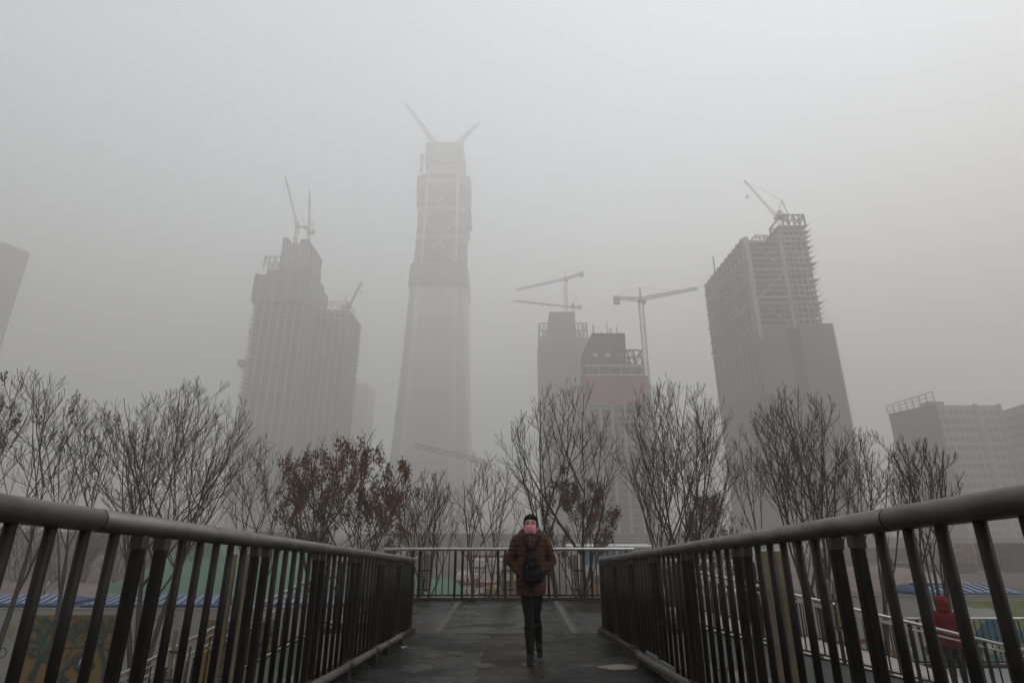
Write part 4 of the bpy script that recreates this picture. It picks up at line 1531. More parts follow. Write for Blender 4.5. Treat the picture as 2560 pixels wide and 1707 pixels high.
def frame_block(t_, x0, x1, y0, y1, z0, z1, fh, slab_m, col_m, inset=1.2, nx=5, ny=5, lip=0.9, seed=0, core=True, skip_front_cols=False):
    """open concrete frame: slabs as parts, columns as parts, near-black box as the shade inside"""
    r_ = random.Random(seed)
    if core:
        MB().box(x0 + inset * 2.2, x1 - inset * 2.2, y0 + inset * 2.2, y1 - inset * 2.2, z0, z1 - 0.3).build('floor_shade', M_RAWD, t_)
    n = int((z1 - z0) / fh)
    for i in range(n + 1):
        z = z0 + i * fh
        e = lip + r_.uniform(-0.5, 0.6)
        e2 = lip + r_.uniform(-0.5, 0.6)
        MB().box(x0 - e, x1 + e2, y0 - lip * 0.6, y1 + lip, z - 0.7, z).build('floor_slab', slab_m, t_)
    for i in range(nx):
        x = x0 + inset + (x1 - x0 - 2 * inset) * i / (nx - 1)
        for y in (y0 + inset * 0.5, y1 - inset * 0.5):
            MB().box(x - 0.7, x + 0.7, y - 0.7, y + 0.7, z0, z1 + 0.01 * i).build('column', col_m, t_)
    for j in range(1, ny - 1):
        y = y0 + (y1 - y0) * j / (ny - 1)
        for x in (x0 + inset * 0.5, x1 - inset * 0.5):
            MB().box(x - 0.6, x + 0.6, y - 0.6, y + 0.6, z0, z1 + 0.01 * j).build('column', col_m, t_)


def roof_frame(t_, x0, x1, y0, y1, z0, h, m_, nx=4, th=0.7, skew=0.0):
    q = MB()
    for y in (y0, y1):
        for i in range(nx + 1):
            x = x0 + (x1 - x0) * i / nx
            q.bar((x, y, z0), (x + skew, y, z0 + h), th)
            if i < nx:
                x2 = x0 + (x1 - x0) * (i + 1) / nx
                q.bar((x, y, z0 + (0 if i % 2 else h)), (x2, y, z0 + (h if i % 2 else 0)), th * 0.6)
        q.bar((x0, y, z0 + h), (x1 + skew, y, z0 + h), th)
        q.bar((x0, y, z0 + h * 0.5), (x1 + skew, y, z0 + h * 0.5), th * 0.7)
    for x in (x0, x1):
        q.bar((x, y0, z0 + h), (x, y1, z0 + h), th)
    q.build('roof_steelwork', m_, t_)


# --- left tower under construction with lower wing
t = thing('concrete_tower', 'concrete tower under construction with dark screens and lower wing, at left', 'tower', (-197, 452, 0))
ox, oy = 197, -452
frame_block(t, -219 + ox, -176 + ox, 430 + oy, 475 + oy, 0, 189, 4.2, M_RAW, M_MID, 1.2, 7, 7, 0.9, 3)
MB().box(-221.5 + ox, -174 + ox, 427.5 + oy, 477 + oy, 187, 212).build('climbing_screen', M_SCREEN, t)
MB().box(-214 + ox, -176 + ox, 432 + oy, 470 + oy, 212.01, 219).build('upper_floor', M_SCREEN, t)
roof_frame(t, -217 + ox, -203 + ox, 431 + oy, 446 + oy, 219, 12, M_SCREEN, 3)
roof_frame(t, -184 + ox, -172 + ox, 431 + oy, 446 + oy, 208, 14, M_SCREEN, 3)
MB().extrude([(-206 + ox, 219.02), (-179 + ox, 219.02), (-178 + ox, 243), (-183 + ox, 251), (-190 + ox, 251), (-190 + ox, 247), (-202 + ox, 247), (-202 + ox, 253), (-206 + ox, 253)], 436 + oy, 462 + oy).build('core', M_SCREEN, t)
for k in range(9):
    MB().box(-205.5 + ox + k * 2.9, -204 + ox + k * 2.9, 435.2 + oy, 435.98 + oy, 219.1, 246).build('core_rib', M_MID, t)
for k in range(12):
    MB().box(-221 + ox + k * 3.9, -217.4 + ox + k * 3.9, 426.6 + oy - (k % 3) * 0.3, 427.45 + oy, 188 - (k * 7 % 5) * 0.8, 212.5 - (k * 3 % 4) * 0.9).build('screen_panel', [M_SCREEN, M_RAW, M_SCREEN][k % 3], t)
for (xx, zz, ww) in ((-226, 133, 5), (-222, 160, 2)):
    MB().box(xx + ox - ww * 0.5, -219 + ox, 436 + oy, 446 + oy, zz, zz + 5).build('loading_platform', M_SCREEN, t)
frame_block(t, -174.5 + ox, -143 + ox, 447 + oy, 485 + oy, 0, 188, 4.2, M_RAW, M_RAW, 1.0, 6, 6, 0.7, 5)
roof_frame(t, -172 + ox, -146 + ox, 447 + oy, 470 + oy, 188, 7, M_SCREEN, 4, 0.5)
luffing('crane with jib raised left above the left concrete tower', at(744, 566, 448), at(713, 443, 442), 250, M_CRANE, 2.4, th=0.32)
luffing('crane with near vertical jib above the left concrete tower', at(773, 583, 452), at(774, 477, 455), 248, M_CRANE, 2.2, 6, th=0.32)
luffing('small crane on the right shoulder of the left concrete tower', at(872, 768, 452), at(905, 704, 452), 188, M_CRANE, 2.2, 6, th=0.32)
t = thing('hazy_block', 'faint flat topped block in the haze right of the left concrete tower', 'building', (-165 * 1.4, 575 * 1.4, 0))
t.scale = (1.4, 1.4, 1.4)
MB().box(-14, 14, -15, 15, 0, 147).build('wall', M_MID, t)
for i in range(30):
    MB().box(-13.6, 13.6, -15.3, -14.9, 3 + i * 4.8, 5.2 + i * 4.8).build('window_band', M_RAW, t)

# --- twin blocks in the middle
t = thing('red_netted_block', 'squat tower under construction with red brown netting, right of centre', 'tower', (65 * 0.86, 348 * 0.86, 0))
t.scale = (0.86, 0.86, 0.86)
ox, oy = -65, -348
x0, x1, y0, y1 = 46 + ox, 84.5 + ox, 331 + oy, 366 + oy
frame_block(t, x0, x1, y0, y1, 0, 82, 4.3, M_RAW, M_MID, 1.2, 6, 5, 0.5, 7)
MB().box(x0 - 0.5, x1 + 0.5, y0 - 0.5, y1 + 0.5, 79, 96.5).build('net_backing', M_RAW, t)
M_REDNET2 = mat('faded_red_net', (0.24, 0.105, 0.085), 0.9, 0, 0.3, 0.3)
rs = random.Random(12)
for row in range(3):
    for k in range(11):
        wv_ = 3.62
        xa = x0 - 0.8 + k * wv_
        z0_ = 78.6 + row * 6.1 + rs.uniform(-0.3, 0.3)
        pts = [(xa, z0_), (xa + wv_ * 0.5, z0_ - rs.uniform(0.1, 0.6)), (xa + wv_ - 0.12, z0_), (xa + wv_ - 0.12, z0_ + 6.0), (xa, z0_ + 6.0)]
        MB().extrude(pts, y0 - 0.9 - rs.uniform(0, 0.25), y0 - 0.55).build('red_netting', M_REDNET if rs.random() < 0.6 else M_REDNET2, t)
MB().box(x0 - 0.8, x0 - 0.52, y0 - 0.5, y1 + 0.5, 78.6, 97).build('red_netting', M_REDNET2, t)
frame_block(t, x0 + 1, x1 - 1, y0 + 1, y1 - 1, 97.1, 106, 2.0, M_RAW, M_RAW, 1.0, 6, 5, 0.2, 8)
for z in (97.2, 103.2):
    MB().box(x0 - 1.2, x1 + 1.2, y0 - 1.25, y0 - 0.9, z, z + 0.55).build('safety_rail', M_FIN, t)
roof_frame(t, x1 - 17, x1 - 1, y0 + 3, y0 + 20, 106, 9, M_SCREEN, 4, 0.9, -2)
MB().extrude([(x0 + 1, 106.02), (x0 + 27, 106.02), (x0 + 27.5, 127), (x0 + 6, 127), (x0 + 1, 117)], y0 + 4, y0 + 26).build('core', mat('core_screen_brown', (0.13, 0.09, 0.08), 0.9, 0, 0.2, 0.15), t)
for k in range(3):
    MB().box(x0 + 6 + k * 8, x0 + 9 + k * 8, y0 + 3.8, y0 + 4.1, 111, 113).build('work_opening', M_FIN, t)
for k, xx in enumerate((7, 8.5, 14, 16.5, 19, 21, 22.5)):
    MB().tube([(x0 + xx, y0 + 6 + (k % 3) * 5, 126.5), (x0 + xx, y0 + 6 + (k % 3) * 5, 126.5 + (9 if k % 2 else 6))], 0.22, 6).build('rebar_mast', M_SCREEN, t)
t = thing('grey_core_block', 'grey tower under construction with netted core, just right of centre', 'tower', (44, 455, 0))
ox, oy = -44, -455
x0, x1, y0, y1 = 23.5 + ox, 64 + ox, 437 + oy, 475 + oy
frame_block(t, x0, x1, y0, y1, 0, 108, 4.3, M_RAW, M_MID, 1.2, 6, 5, 0.5, 9)
MB().box(x0 - 0.6, x1 + 0.6, y0 - 0.6, y1 + 0.6, 104, 158).build('grey_netting', mat('grey_red_net', (0.14, 0.115, 0.10), 0.9, 0, 0.3, 0.06), t)
roof_frame(t, x0, x0 + 11, y0 + 1, y0 + 20, 158, 13, M_SCREEN, 3, 0.9)
roof_frame(t, x1 - 11, x1, y0 + 1, y0 + 20, 158, 13, M_SCREEN, 3, 0.9)
MB().extrude([(x0 + 7, 158.02), (x1 - 9, 158.02), (x1 - 9.5, 183), (x0 + 9, 183)], y0 + 4, y0 + 28).build('core', M_SCREEN, t)
e1, e2 = at(1292, 727, 470), at(1458.5, 683.5, 433)
hammerhead('orange hammerhead crane with long jib left above the middle blocks', at(1413, 700, 446).x, 446, 183.1, at(1413, 700, 446).z,
           (e1.x, e1.y), (e2.x, e2.y), M_CRANEO, 2.4, 8, th=0.28)
tp, bs = at(1283, 752, 452), at(1374, 782, 452)
luffing('faint crane with low jib reaching left from the grey core block', at(1432, 768, 452), tp, 181, M_CRANE, 1.8, 8, th=0.24)
e1, e2 = at(1745, 731, 325 * 0.86), at(1535, 756, 341 * 0.86)
hammerhead('hammerhead crane with tall lattice mast beside the red netted block', 87.5 * 0.86, 343 * 0.86, 0, at(1601, 752, 343 * 0.86).z, (e1.x, e1.y), (e2.x, e2.y), M_CRANEO, 2.4, 8.5, th=0.24)
e1, e2 = at(1039, 1118, 214), at(1210, 1160, 273)
M_CRANEP = mat('crane_pale_orange', (0.48, 0.36, 0.30), 0.8, 0, 0.1, 0.3)
hammerhead('low faint orange crane in front of the glass tower base', at(1183, 1154, 258).x, 258, 0, at(1183, 1152, 258).z, (e1.x, e1.y), (e2.x, e2.y), M_CRANEP, 1.8, 4.0, th=0.18)

# --- right tower, glass below and open floors above
NEAR = 0.72
M_CRANEP2 = mat('crane_pale_grey', (0.42, 0.41, 0.39), 0.8, 0, 0.1, 0.3)
t = thing('slab_tower', 'big tower at right with glass lower half and stepped open floors above', 'tower', (192 * NEAR, 389 * NEAR, 0))
t.scale = (NEAR, NEAR, NEAR)
ox, oy = -192, -389
MB().box(166 + ox, 187 + ox, 350 + oy, 428 + oy, 0, 137).build('glass_wing', M_GLASS, t)
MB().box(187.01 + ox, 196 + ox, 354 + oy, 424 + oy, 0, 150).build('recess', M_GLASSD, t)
MB().box(196.01 + ox, 219 + ox, 350 + oy, 420 + oy, 0, 141).build('glass_wing', M_GLASS, t)
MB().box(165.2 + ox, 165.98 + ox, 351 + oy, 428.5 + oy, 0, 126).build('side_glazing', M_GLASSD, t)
for i in range(33):
    z = 3 + i * 4.15
    MB().box(166 + ox, 187 + ox, 349.75 + oy, 349.98 + oy, z, z + 0.5).build('spandrel', M_LINE, t)
    MB().box(196 + ox, 219 + ox, 349.75 + oy, 349.98 + oy, z, z + 0.5).build('spandrel', M_LINE, t)
    MB().box(164.9 + ox, 165.19 + ox, 351 + oy, 428 + oy, z, z + 0.45).build('spandrel', M_SCREEN, t) if z < 124 else None
for (a, b) in ((166, 187), (196, 219)):
    for i in range(8):
        x = a + (b - a) * i / 7
        MB().box(x - 0.12 + ox, x + 0.12 + ox, 349.6 + oy, 349.98 + oy, 0, 137).build('mullion', M_LINE, t)
MB().box(218.7 + ox, 219.6 + ox, 349.5 + oy, 351 + oy, 0, 141.5).build('corner_trim', M_FIN, t)
# open frame, main part
fh = 4.3
MB().box(171 + ox, 193 + ox, 355 + oy, 424 + oy, 137.1, 203).build('floor_shade', M_RAWD, t)
rs = random.Random(8)
for i in range(17):
    z = 139.5 + i * fh
    if z > 206:
        break
    MB().box(164.6 + ox - rs.uniform(0, 1.3), 194 + ox, 350 + oy, 428.5 + oy, z - 0.9, z).build('floor_slab', M_RAW if i % 4 else M_MID, t)
for i in range(11):
    y = 351 + i * 7.6
    MB().box(165 + ox, 166.6 + ox, y + oy, y + 1.5 + oy, 100, 206.5).build('column', M_RAW, t)
MB().box(166.9 + ox, 170.2 + ox, 348.9 + oy, 352 + oy, 130, 207).build('corner_column', M_MID, t)
MB().box(191.5 + ox, 194.5 + ox, 349 + oy, 352 + oy, 137, 211).build('corner_column', M_RAW, t)
for k, (za, zb) in enumerate(((137, 158), (158, 180), (180, 204))):
    a, b = (170, 193) if k % 2 else (193, 170)
    MB().bar((a + ox, 349.4 + oy, za), (b + ox, 349.4 + oy, zb), 1.1).build('brace', M_RAW, t)
for z in (159.4, 180.6):
    MB().box(168 + ox, 195 + ox, 348.6 + oy, 349.6 + oy, z, z + 1.1).build('edge_beam', M_MID, t)
# stepped part
MB().box(196.5 + ox, 209 + ox, 356 + oy, 412 + oy, 141.1, 211).build('floor_shade', M_RAWD, t)
for i in range(18):
    z = 144.5 + i * fh
    if z > 218:
        break
    e = 214.5 + rs.uniform(-1.4, 1.6) + (2.5 if i in (10,) else 0)
    MB().box(194.2 + ox, e + ox, 350.4 + oy, 416 + oy, z - 1.0, z).build('floor_slab', M_RAW if i % 3 else M_MID, t)
    MB().extrude([(e + ox, z - 0.75), (e + ox + 3.4, z + 1.9), (e + ox, z + 0.0)][::-1], 350.5 + oy, 400 + oy).build('safety_fan', M_SCREEN, t)
for i in range(5):
    x = 197 + i * 3.8
    MB().box(x + ox, x + 1.1 + ox, 351.5 + oy, 352.6 + oy, 141, 214).build('column', M_RAW, t)
roof_frame(t, 199 + ox, 215 + ox, 352 + oy, 372 + oy, 218, 9, M_SCREEN, 4, 0.9)
roof_frame(t, 177 + ox, 186 + ox, 352 + oy, 360 + oy, 206.5, 3.5, M_SCREEN, 3, 0.5)
MB().bar((194 + ox, 352 + oy, 207), (201 + ox, 352 + oy, 226), 1.0).build('raking_strut', M_SCREEN, t)
MB().tube([(166 + ox, 405 + oy, 206), (166 + ox, 405 + oy, 220)], 0.6, 6).build('mast', M_SCREEN, t)
luffing('pale crane leaning left on the roof of the right slab tower', at(1945, 545, 372 * NEAR), at(1861, 452, 376 * NEAR), 158, M_CRANEP2, 1.5, 4.2, th=0.10)

# --- low blocks at far right
t = thing('dark_block', 'dark mid rise block with open roof frame, second from the right edge', 'building', (190, 264, 0))
ox, oy = -190, -264
poly = [(197 + ox, 250 + oy), (206 + ox, 268 + oy), (201 + ox, 282 + oy), (191.5 + ox, 275 + oy)]
MB().prism(poly, 0, 61).build('wall', M_GLASSD, t)
q = MB()
A, B = Vector((197 + ox, 250 + oy)), Vector((191.5 + ox, 275 + oy))
for i in range(8):
    s = i / 7
    c = A + (B - A) * s
    h = 67 - 2.0 * s
    q.bar((c.x, c.y, 61), (c.x - 0.2, c.y, h - 0.6), 0.32)
for hh in (62.5, 64.4):
    q.bar((A.x, A.y, hh), (B.x, B.y, hh - 0.4), 0.26)
q.bar((A.x, A.y, 66.5), (B.x - 0.5, B.y, 65), 0.35)
q.build('roof_frame', M_SCREEN, t)
for i in range(14):
    q = MB()
    dn = Vector((-(B - A).y, (B - A).x)).normalized() * 0.2
    z = 3 + i * 4.1
    q.bar((A.x - abs(dn.x), A.y - abs(dn.y) * 0.2, z), (B.x - abs(dn.x), B.y - abs(dn.y) * 0.2, z), 0.25, 0.35)
    q.build('spandrel', M_SCREEN, t)
t = thing('pale_block', 'pale gridded office block beside the dark block at right', 'building', (215, 268, 0))
ox, oy = -215, -268
MB().box(198.5 + ox, 229.5 + ox, 254 + oy, 284 + oy, 0, 61).build('wall', mat('block_facade', (0.30, 0.30, 0.28), 0.8, 0, 0.1, 0.2), t)
WIN = meshof(MB().box(0, 1.9, -0.12, 0.1, 0, 2.3), 'window', M_GLASS)
for i in range(14):
    for j in range(11):
        if j == 7:
            continue
        put('window', WIN, t, (199.5 + ox + j * 2.75, 253.95 + oy, 2.5 + i * 4.15))
for j in (7, 11):
    MB().box(198.6 + ox + j * 2.75 - 0.2, 198.6 + ox + j * 2.75 + 1.6, 253.4 + oy, 254.3 + oy, 0, 61.5).build('pilaster', M_PALE, t)
MB().box(198.5 + ox, 205 + ox, 255 + oy, 262 + oy, 61.02, 63.0).build('roof_housing', M_RAW, t)
t = thing('edge_block', 'grey block cut by the right frame edge', 'building', (255, 252, 0))
ox, oy = -255, -252
MB().prism([(232.5 + ox, 236 + oy), (290 + ox, 232 + oy), (290 + ox, 258 + oy), (238.5 + ox, 264 + oy)], 0, 60).build('wall', mat('edge_facade', (0.20, 0.21, 0.21), 0.6, 0, 0.1, 0.2), t)
for i in range(13):
    q = MB().bar((232.3 + ox, 236 + oy, 4 + i * 4.3), (238.2 + ox, 264 + oy, 4 + i * 4.3), 0.3, 0.9)
    q.build('window_band', M_GLASSD, t)

# --- tower at the left frame edge
t = thing('edge_tower', 'faint dark glass tower cut by the left frame edge', 'tower', (-440, 410, 0))
ox, oy = 440, -410
poly = [(-428.6 + ox, 377.6 + oy), (-413.5 + ox, 420 + oy), (-450 + ox, 433 + oy), (-466 + ox, 391 + oy)]
MB().prism(poly, 0, 229).build('wall', mat('pale_glass_wall', (0.26, 0.27, 0.27), 0.4, 0, 0.1, 0.05), t)
A, B = Vector((-428.6 + ox, 377.6 + oy)), Vector((-413.5 + ox, 420 + oy))
for s in (0.05, 0.28, 0.5):
    c = A + (B - A) * s
    MB().box(c.x - 0.2, c.x + 0.9, c.y - 0.5, c.y + 0.5, 0, 229.5).build('pale_strip', M_FIN, t)
for i in range(50):
    q = MB().bar((A.x + 0.25, A.y, 4 + i * 4.5), (B.x + 0.25, B.y, 4 + i * 4.5), 0.3, 0.6)
    q.build('spandrel', M_SCREEN, t)


# ------------------------------------------------------------------ people
M_SKIN = mat('skin', (0.42, 0.24, 0.155), 0.55, 0, 0.08, 12)
M_HAIR = mat('hair', (0.008, 0.007, 0.007), 0.75, 0, 0.3, 60, 0.3, 120, stretch=(1, 1, 0.2), spec=0.12)


def cloth(name, color, rough=0.8, quilt=0.0, var=0.25, spec=0.1):
    m_ = mat(name, color, rough, 0, var, 18, 0.35, 55, spec=spec)
    if quilt:
        nt = m_.node_tree
        b = nt.nodes['Principled BSDF']
        tc = nt.nodes.new('ShaderNodeTexCoord')
        wv = nt.nodes.new('ShaderNodeTexWave')
        wv.bands_direction = 'Z'
        wv.inputs['Scale'].default_value = 5.5
        wv.inputs['Distortion'].default_value = 1.6
        wv.inputs['Detail'].default_value = 2
        wv.inputs['Detail Scale'].default_value = 3
        nt.links.new(tc.outputs['Object'], wv.inputs['Vector'])
        bp = nt.nodes.new('ShaderNodeBump')
        bp.inputs['Strength'].default_value = quilt
        bp.inputs['Distance'].default_value = 0.03
        nt.links.new(wv.outputs['Fac'], bp.inputs['Height'])
        old = b.inputs['Normal'].links[0].from_socket if b.inputs['Normal'].links else None
        if old:
            nt.links.new(old, bp.inputs['Normal'])
        nt.links.new(bp.outputs[0], b.inputs['Normal'])
    return m_


def limb_pts(q, pts, rad, sides=12):
    """tapering limb with rounded joints"""
    q.tube(pts, rad, sides)
    for p, r_ in zip(pts, rad):
        q.ball(p, r_, sides=10)


def person(label, loc, rz, scale, legs, arms, coat_m, leg_m, shoe_m, hood=None, coat_hem=0.86, hair=True, detail=False, skirted=False, group=None, voxel=0.014, head_turn=0.0):
    """facing -Y. legs: ((hip, knee, ankle, toe) x2); arms: ((shoulder, elbow, hand) x2)"""
    t_ = thing('person', label, 'person', loc, rz, group)
    t_.scale = (scale, scale, scale)
    Rh = Matrix.Rotation(head_turn, 3, 'Z')
    # body: head, neck, hands, legs under the clothes: one skin
    q = MB()
    hc = Vector((0, -0.015, 1.525))
    q.ball(hc + Vector((0, 0.015, 0.02)), 0.070, 0.082, 0.076, rot=Rh)
    q.ball(hc + Rh @ Vector((0, -0.022, -0.035)), 0.064, 0.070, 0.082, rot=Rh)
    q.ball(hc + Rh @ Vector((0, -0.022, 0.012)), 0.074, 0.074, 0.050, rot=Rh)
    q.ball(hc + Rh @ Vector((0, -0.055, -0.085)), 0.030, 0.028, 0.026, rot=Rh)
    q.ball(hc + Rh @ Vector((0, -0.098, -0.025)), 0.013, 0.016, 0.022, rot=Rh)
    for s in (-1, 1):
        q.ball(hc + Rh @ Vector((s * 0.076, 0.01, -0.015)), 0.010, 0.02, 0.031, rot=Rh)
        q.ball(hc + Rh @ Vector((s * 0.04, -0.066, -0.03)), 0.022, 0.02, 0.02, rot=Rh)
    q.tube([(0, 0.02, 1.34), (0, 0.0, 1.47)], [0.056, 0.048], 12)
    q.loft([(0, 0.01, 0.80, 0.12, 0.09), (0, 0.01, 1.0, 0.115, 0.085), (0, 0.01, 1.2, 0.13, 0.09), (0, 0.01, 1.33, 0.12, 0.08), (0, 0.015, 1.38, 0.06, 0.05)])
    for (hip, knee, ank, toe) in legs:
        limb_pts(q, [hip, knee, ank], [0.075, 0.048, 0.034])
    for (sh, el, ha) in arms:
        sh, el, ha = Vector(sh), Vector(el), Vector(ha)
        limb_pts(q, [sh, el, ha], [0.045, 0.036, 0.026])
        dv = (ha - el).normalized()
        for k in range(4):
            w_ = Vector((0.011 * (k - 1.5), 0.006 * (k - 1.5), 0))
            q.tube([ha + w_, ha + dv * 0.05 + w_ * 1.3, ha + dv * (0.085 - 0.006 * abs(k - 1.2)) + w_ * 1.3 + Vector((0, 0.01, 0))], [0.011, 0.009, 0.008], 6)
        q.tube([ha + Vector((0.015, -0.015, 0)), ha + dv * 0.03 + Vector((0.02, -0.03, 0)), ha + dv * 0.055 + Vector((0.016, -0.035, 0))], [0.011, 0.010, 0.008], 6)
    body = q.blob('body', M_SKIN, t_, voxel * 0.75, 2)
    # trousers
    q = MB()
    for (hip, knee, ank, toe) in legs:
        hip, knee, ank = Vector(hip), Vector(knee), Vector(ank)
        mid = hip.lerp(knee, 0.5)
        calf = knee.lerp(ank, 0.35) + Vector((0, 0.012, 0))
        limb_pts(q, [hip, mid, knee, calf, ank + Vector((0, 0, 0.04))], [0.094, 0.080, 0.058, 0.058, 0.042])
    q.ball((0, 0.01, 0.86), 0.15, 0.115, 0.12)
    q.blob('trousers', leg_m, t_, voxel, 3)
    # shoes / boots
    for (hip, knee, ank, toe) in legs:
        q = MB()
        knee, ank, toe = Vector(knee), Vector(ank), Vector(toe)
        topb = ank.lerp(knee, 0.80 if detail else 0.25)
        midb = ank.lerp(knee, 0.5 if detail else 0.15) + Vector((0, 0.010, 0))
        q.tube([ank, ank.lerp(knee, 0.12), midb, topb], [0.044, 0.046, 0.060 if detail else 0.05, 0.066 if detail else 0.05], 14)
        fd = (toe - ank)
        sole = Vector((ank.x, ank.y, ank.z)) + Vector((0, 0.03, -0.045))
        q.ball(ank + Vector((0, 0.012, -0.02)), 0.042, 0.05, 0.055)
        q.ball(ank.lerp(toe, 0.5) + Vector((0, 0, -0.005)), 0.042, 0.075, 0.042)
        q.tube([ank, ank.lerp(toe, 0.5), toe], [0.046, 0.043, 0.036], 12)
        q.ball(toe, 0.043, 0.06, 0.032)
        q.ball(toe + Vector((0, -0.03, 0.0)), 0.036, 0.045, 0.027)
        # heel
        q.ball(ank + Vector((0, 0.045, -0.055)), 0.033, 0.032, 0.03)
        q.blob('boot' if detail else 'shoe', shoe_m, t_, voxel * 0.8, 6)
    # coat
    q = MB()
    hem = coat_hem
    q.loft([(0, 0.005, hem, 0.160, 0.13), (0, 0.005, hem + 0.02, 0.172, 0.14), (0, 0.005, hem + 0.12, 0.182, 0.145), (0, 0.005, 1.0, 0.180, 0.135), (0, 0.0, 1.10, 0.172, 0.128),
            (0, 0.0, 1.22, 0.182, 0.132), (0, 0.005, 1.31, 0.180, 0.122), (0, 0.01, 1.36, 0.150, 0.105), (0, 0.01, 1.41, 0.095, 0.085), (0, 0.01, 1.43, 0.07, 0.07)], 24)
    for (sh, el, ha) in arms:
        sh, el, ha = Vector(sh), Vector(el), Vector(ha)
        limb_pts(q, [sh, sh.lerp(el, 0.5), el, el.lerp(ha, 0.5), el.lerp(ha, 0.93)], [0.076, 0.074, 0.064, 0.061, 0.054])
    if hood == 'down':
        for k in range(22):
            a = 2 * math.pi * k / 22
            q.ball((0.112 * math.cos(a), 0.035 + 0.095 * math.sin(a), 1.405 + 0.022 * math.sin(a)), 0.046, 0.04, 0.052 + 0.01 * math.sin(a))
        q.ball((0, 0.13, 1.38), 0.13, 0.07, 0.10)
    coat = q.blob('coat', coat_m, t_, voxel, 3)
    if hood == 'up':
        q = MB()
        q.ball(hc + Vector((0, 0.03, 0.015)), 0.112, 0.13, 0.135)
        q.ball(hc + Vector((0, 0.05, -0.09)), 0.11, 0.115, 0.09)
        q.ball(hc + Vector((0, 0.02, -0.15)), 0.115, 0.11, 0.06)
        q.blob('hood', coat_m, t_, voxel, 3)
    elif hair:
        q = MB()
        q.ball(hc + Rh @ Vector((0, 0.022, 0.032)), 0.088, 0.090, 0.090, rot=Rh)
        q.ball(hc + Rh @ Vector((0, 0.055, -0.02)), 0.084, 0.070, 0.085, rot=Rh)
        for s in (-1, 1):
            q.ball(hc + Rh @ Vector((s * 0.080, 0.012, 0.010)), 0.014, 0.050, 0.060, rot=Rh)
            q.ball(hc + Rh @ Vector((s * 0.032, -0.030, 0.074)), 0.046, 0.046, 0.030, rot=Rh)
        q.ball(hc + Rh @ Vector((0, 0.13, 0.0)), 0.03, 0.035, 0.03, rot=Rh)
        q.blob('hair', M_HAIR, t_, 0.008, 2)
    return t_, hc, Rh, coat, body


# the woman in front, walking towards the camera
WY = 7.22
WX = 0.235
wz = deck_z(WY)
legs = (((-0.062, 0.0, 0.86), (-0.034, -0.08, 0.475), (-0.022, -0.15, 0.085), (-0.032, -0.28, 0.035)),
        ((0.066, 0.0, 0.86), (0.050, 0.05, 0.475), (0.096, 0.34, 0.15), (0.102, 0.245, 0.02)))
arms = (((-0.160, 0.01, 1.33), (-0.255, 0.03, 1.09), (-0.115, -0.045, 0.94)),
        ((0.160, 0.01, 1.33), (0.255, 0.03, 1.09), (0.115, -0.045, 0.94)))
M_COAT = cloth('brown_coat', (0.066, 0.0265, 0.0155), 0.75, 0.22, 0.2, 0.12)
w, hc, Rh, coat, body = person('woman in brown hooded coat and pink face mask walking towards the viewer', (WX, WY, wz), 0.0, 1.0, legs, arms, M_COAT,
                               cloth('black_leggings', (0.006, 0.006, 0.007), 0.85), cloth('black_boots', (0.006, 0.0055, 0.005), 0.6), hood='down', coat_hem=0.71, detail=True, voxel=0.010, head_turn=R(-7))
MASK = mat('pink_mask', (0.86, 0.30, 0.40), 0.85, 0, 0.08, 40, 0.2, 60)


def head_pt(az, z, r_=1.0, dy=0.0):
    """point in front of the face"""
    x = 0.078 * math.sin(az) * r_
    y = -0.114 * math.cos(az) * r_ + dy
    return hc + Rh @ Vector((x, y, z))


q = MB()
nu, nv = 13, 8
for j in range(nv):
    v = j / (nv - 1)
    zz = -0.020 - 0.098 * v
    for i in range(nu):
        u = i / (nu - 1) * 2 - 1
        az = u * R(60)
        bul = 1.0 + 0.06 * math.sin(v * math.pi) * math.cos(az) - 0.16 * v * v
        wid = 1.0 - 0.30 * v * v
        p_ = head_pt(az * wid, zz + 0.006 * math.cos(az) * (1 if j == 0 else 0) + 0.0035 * math.sin(v * 16), bul, 0.014 * v)
        q.v.append(tuple(p_))
for j in range(nv - 1):
    for i in range(nu - 1):
        q.f.append((j * nu + i, (j + 1) * nu + i, (j + 1) * nu + i + 1, j * nu + i + 1))
mk = q.build('face_mask', MASK, w, True)
sd = mk.modifiers.new('thick', 'SOLIDIFY')
sd.thickness = 0.004
sd.offset = 0
for s in (-1, 1):
    for (v0, v1) in ((-0.022, -0.012), (-0.115, -0.045)):
        p0 = head_pt(s * R(58 if v0 > -0.05 else 44), v0, 1.0 if v0 > -0.05 else 0.9)
        p1 = hc + Rh @ Vector((s * 0.092, 0.022, v1 + 0.005))
        MB().tube([p0, p1], 0.0028, 6).build('ear_loop', mat('loop_white', (0.75, 0.6, 0.62), 0.8), mk)
q = MB()
for i in range(nu):
    q.v.append(0)
    q.v.pop()
MB().tube([head_pt(i / 12 * R(120) - R(60), -0.018, 1.01) for i in range(13)], 0.0025, 6).build('mask_edge', mat('mask_edge', (0.85, 0.55, 0.60), 0.8), mk, True)
M_EYE = mat('dark_eye', (0.012, 0.010, 0.009), 0.25, 0, 0.1, 5)
M_LID = mat('eyelid', (0.20, 0.10, 0.065), 0.6, 0, 0.1, 5)
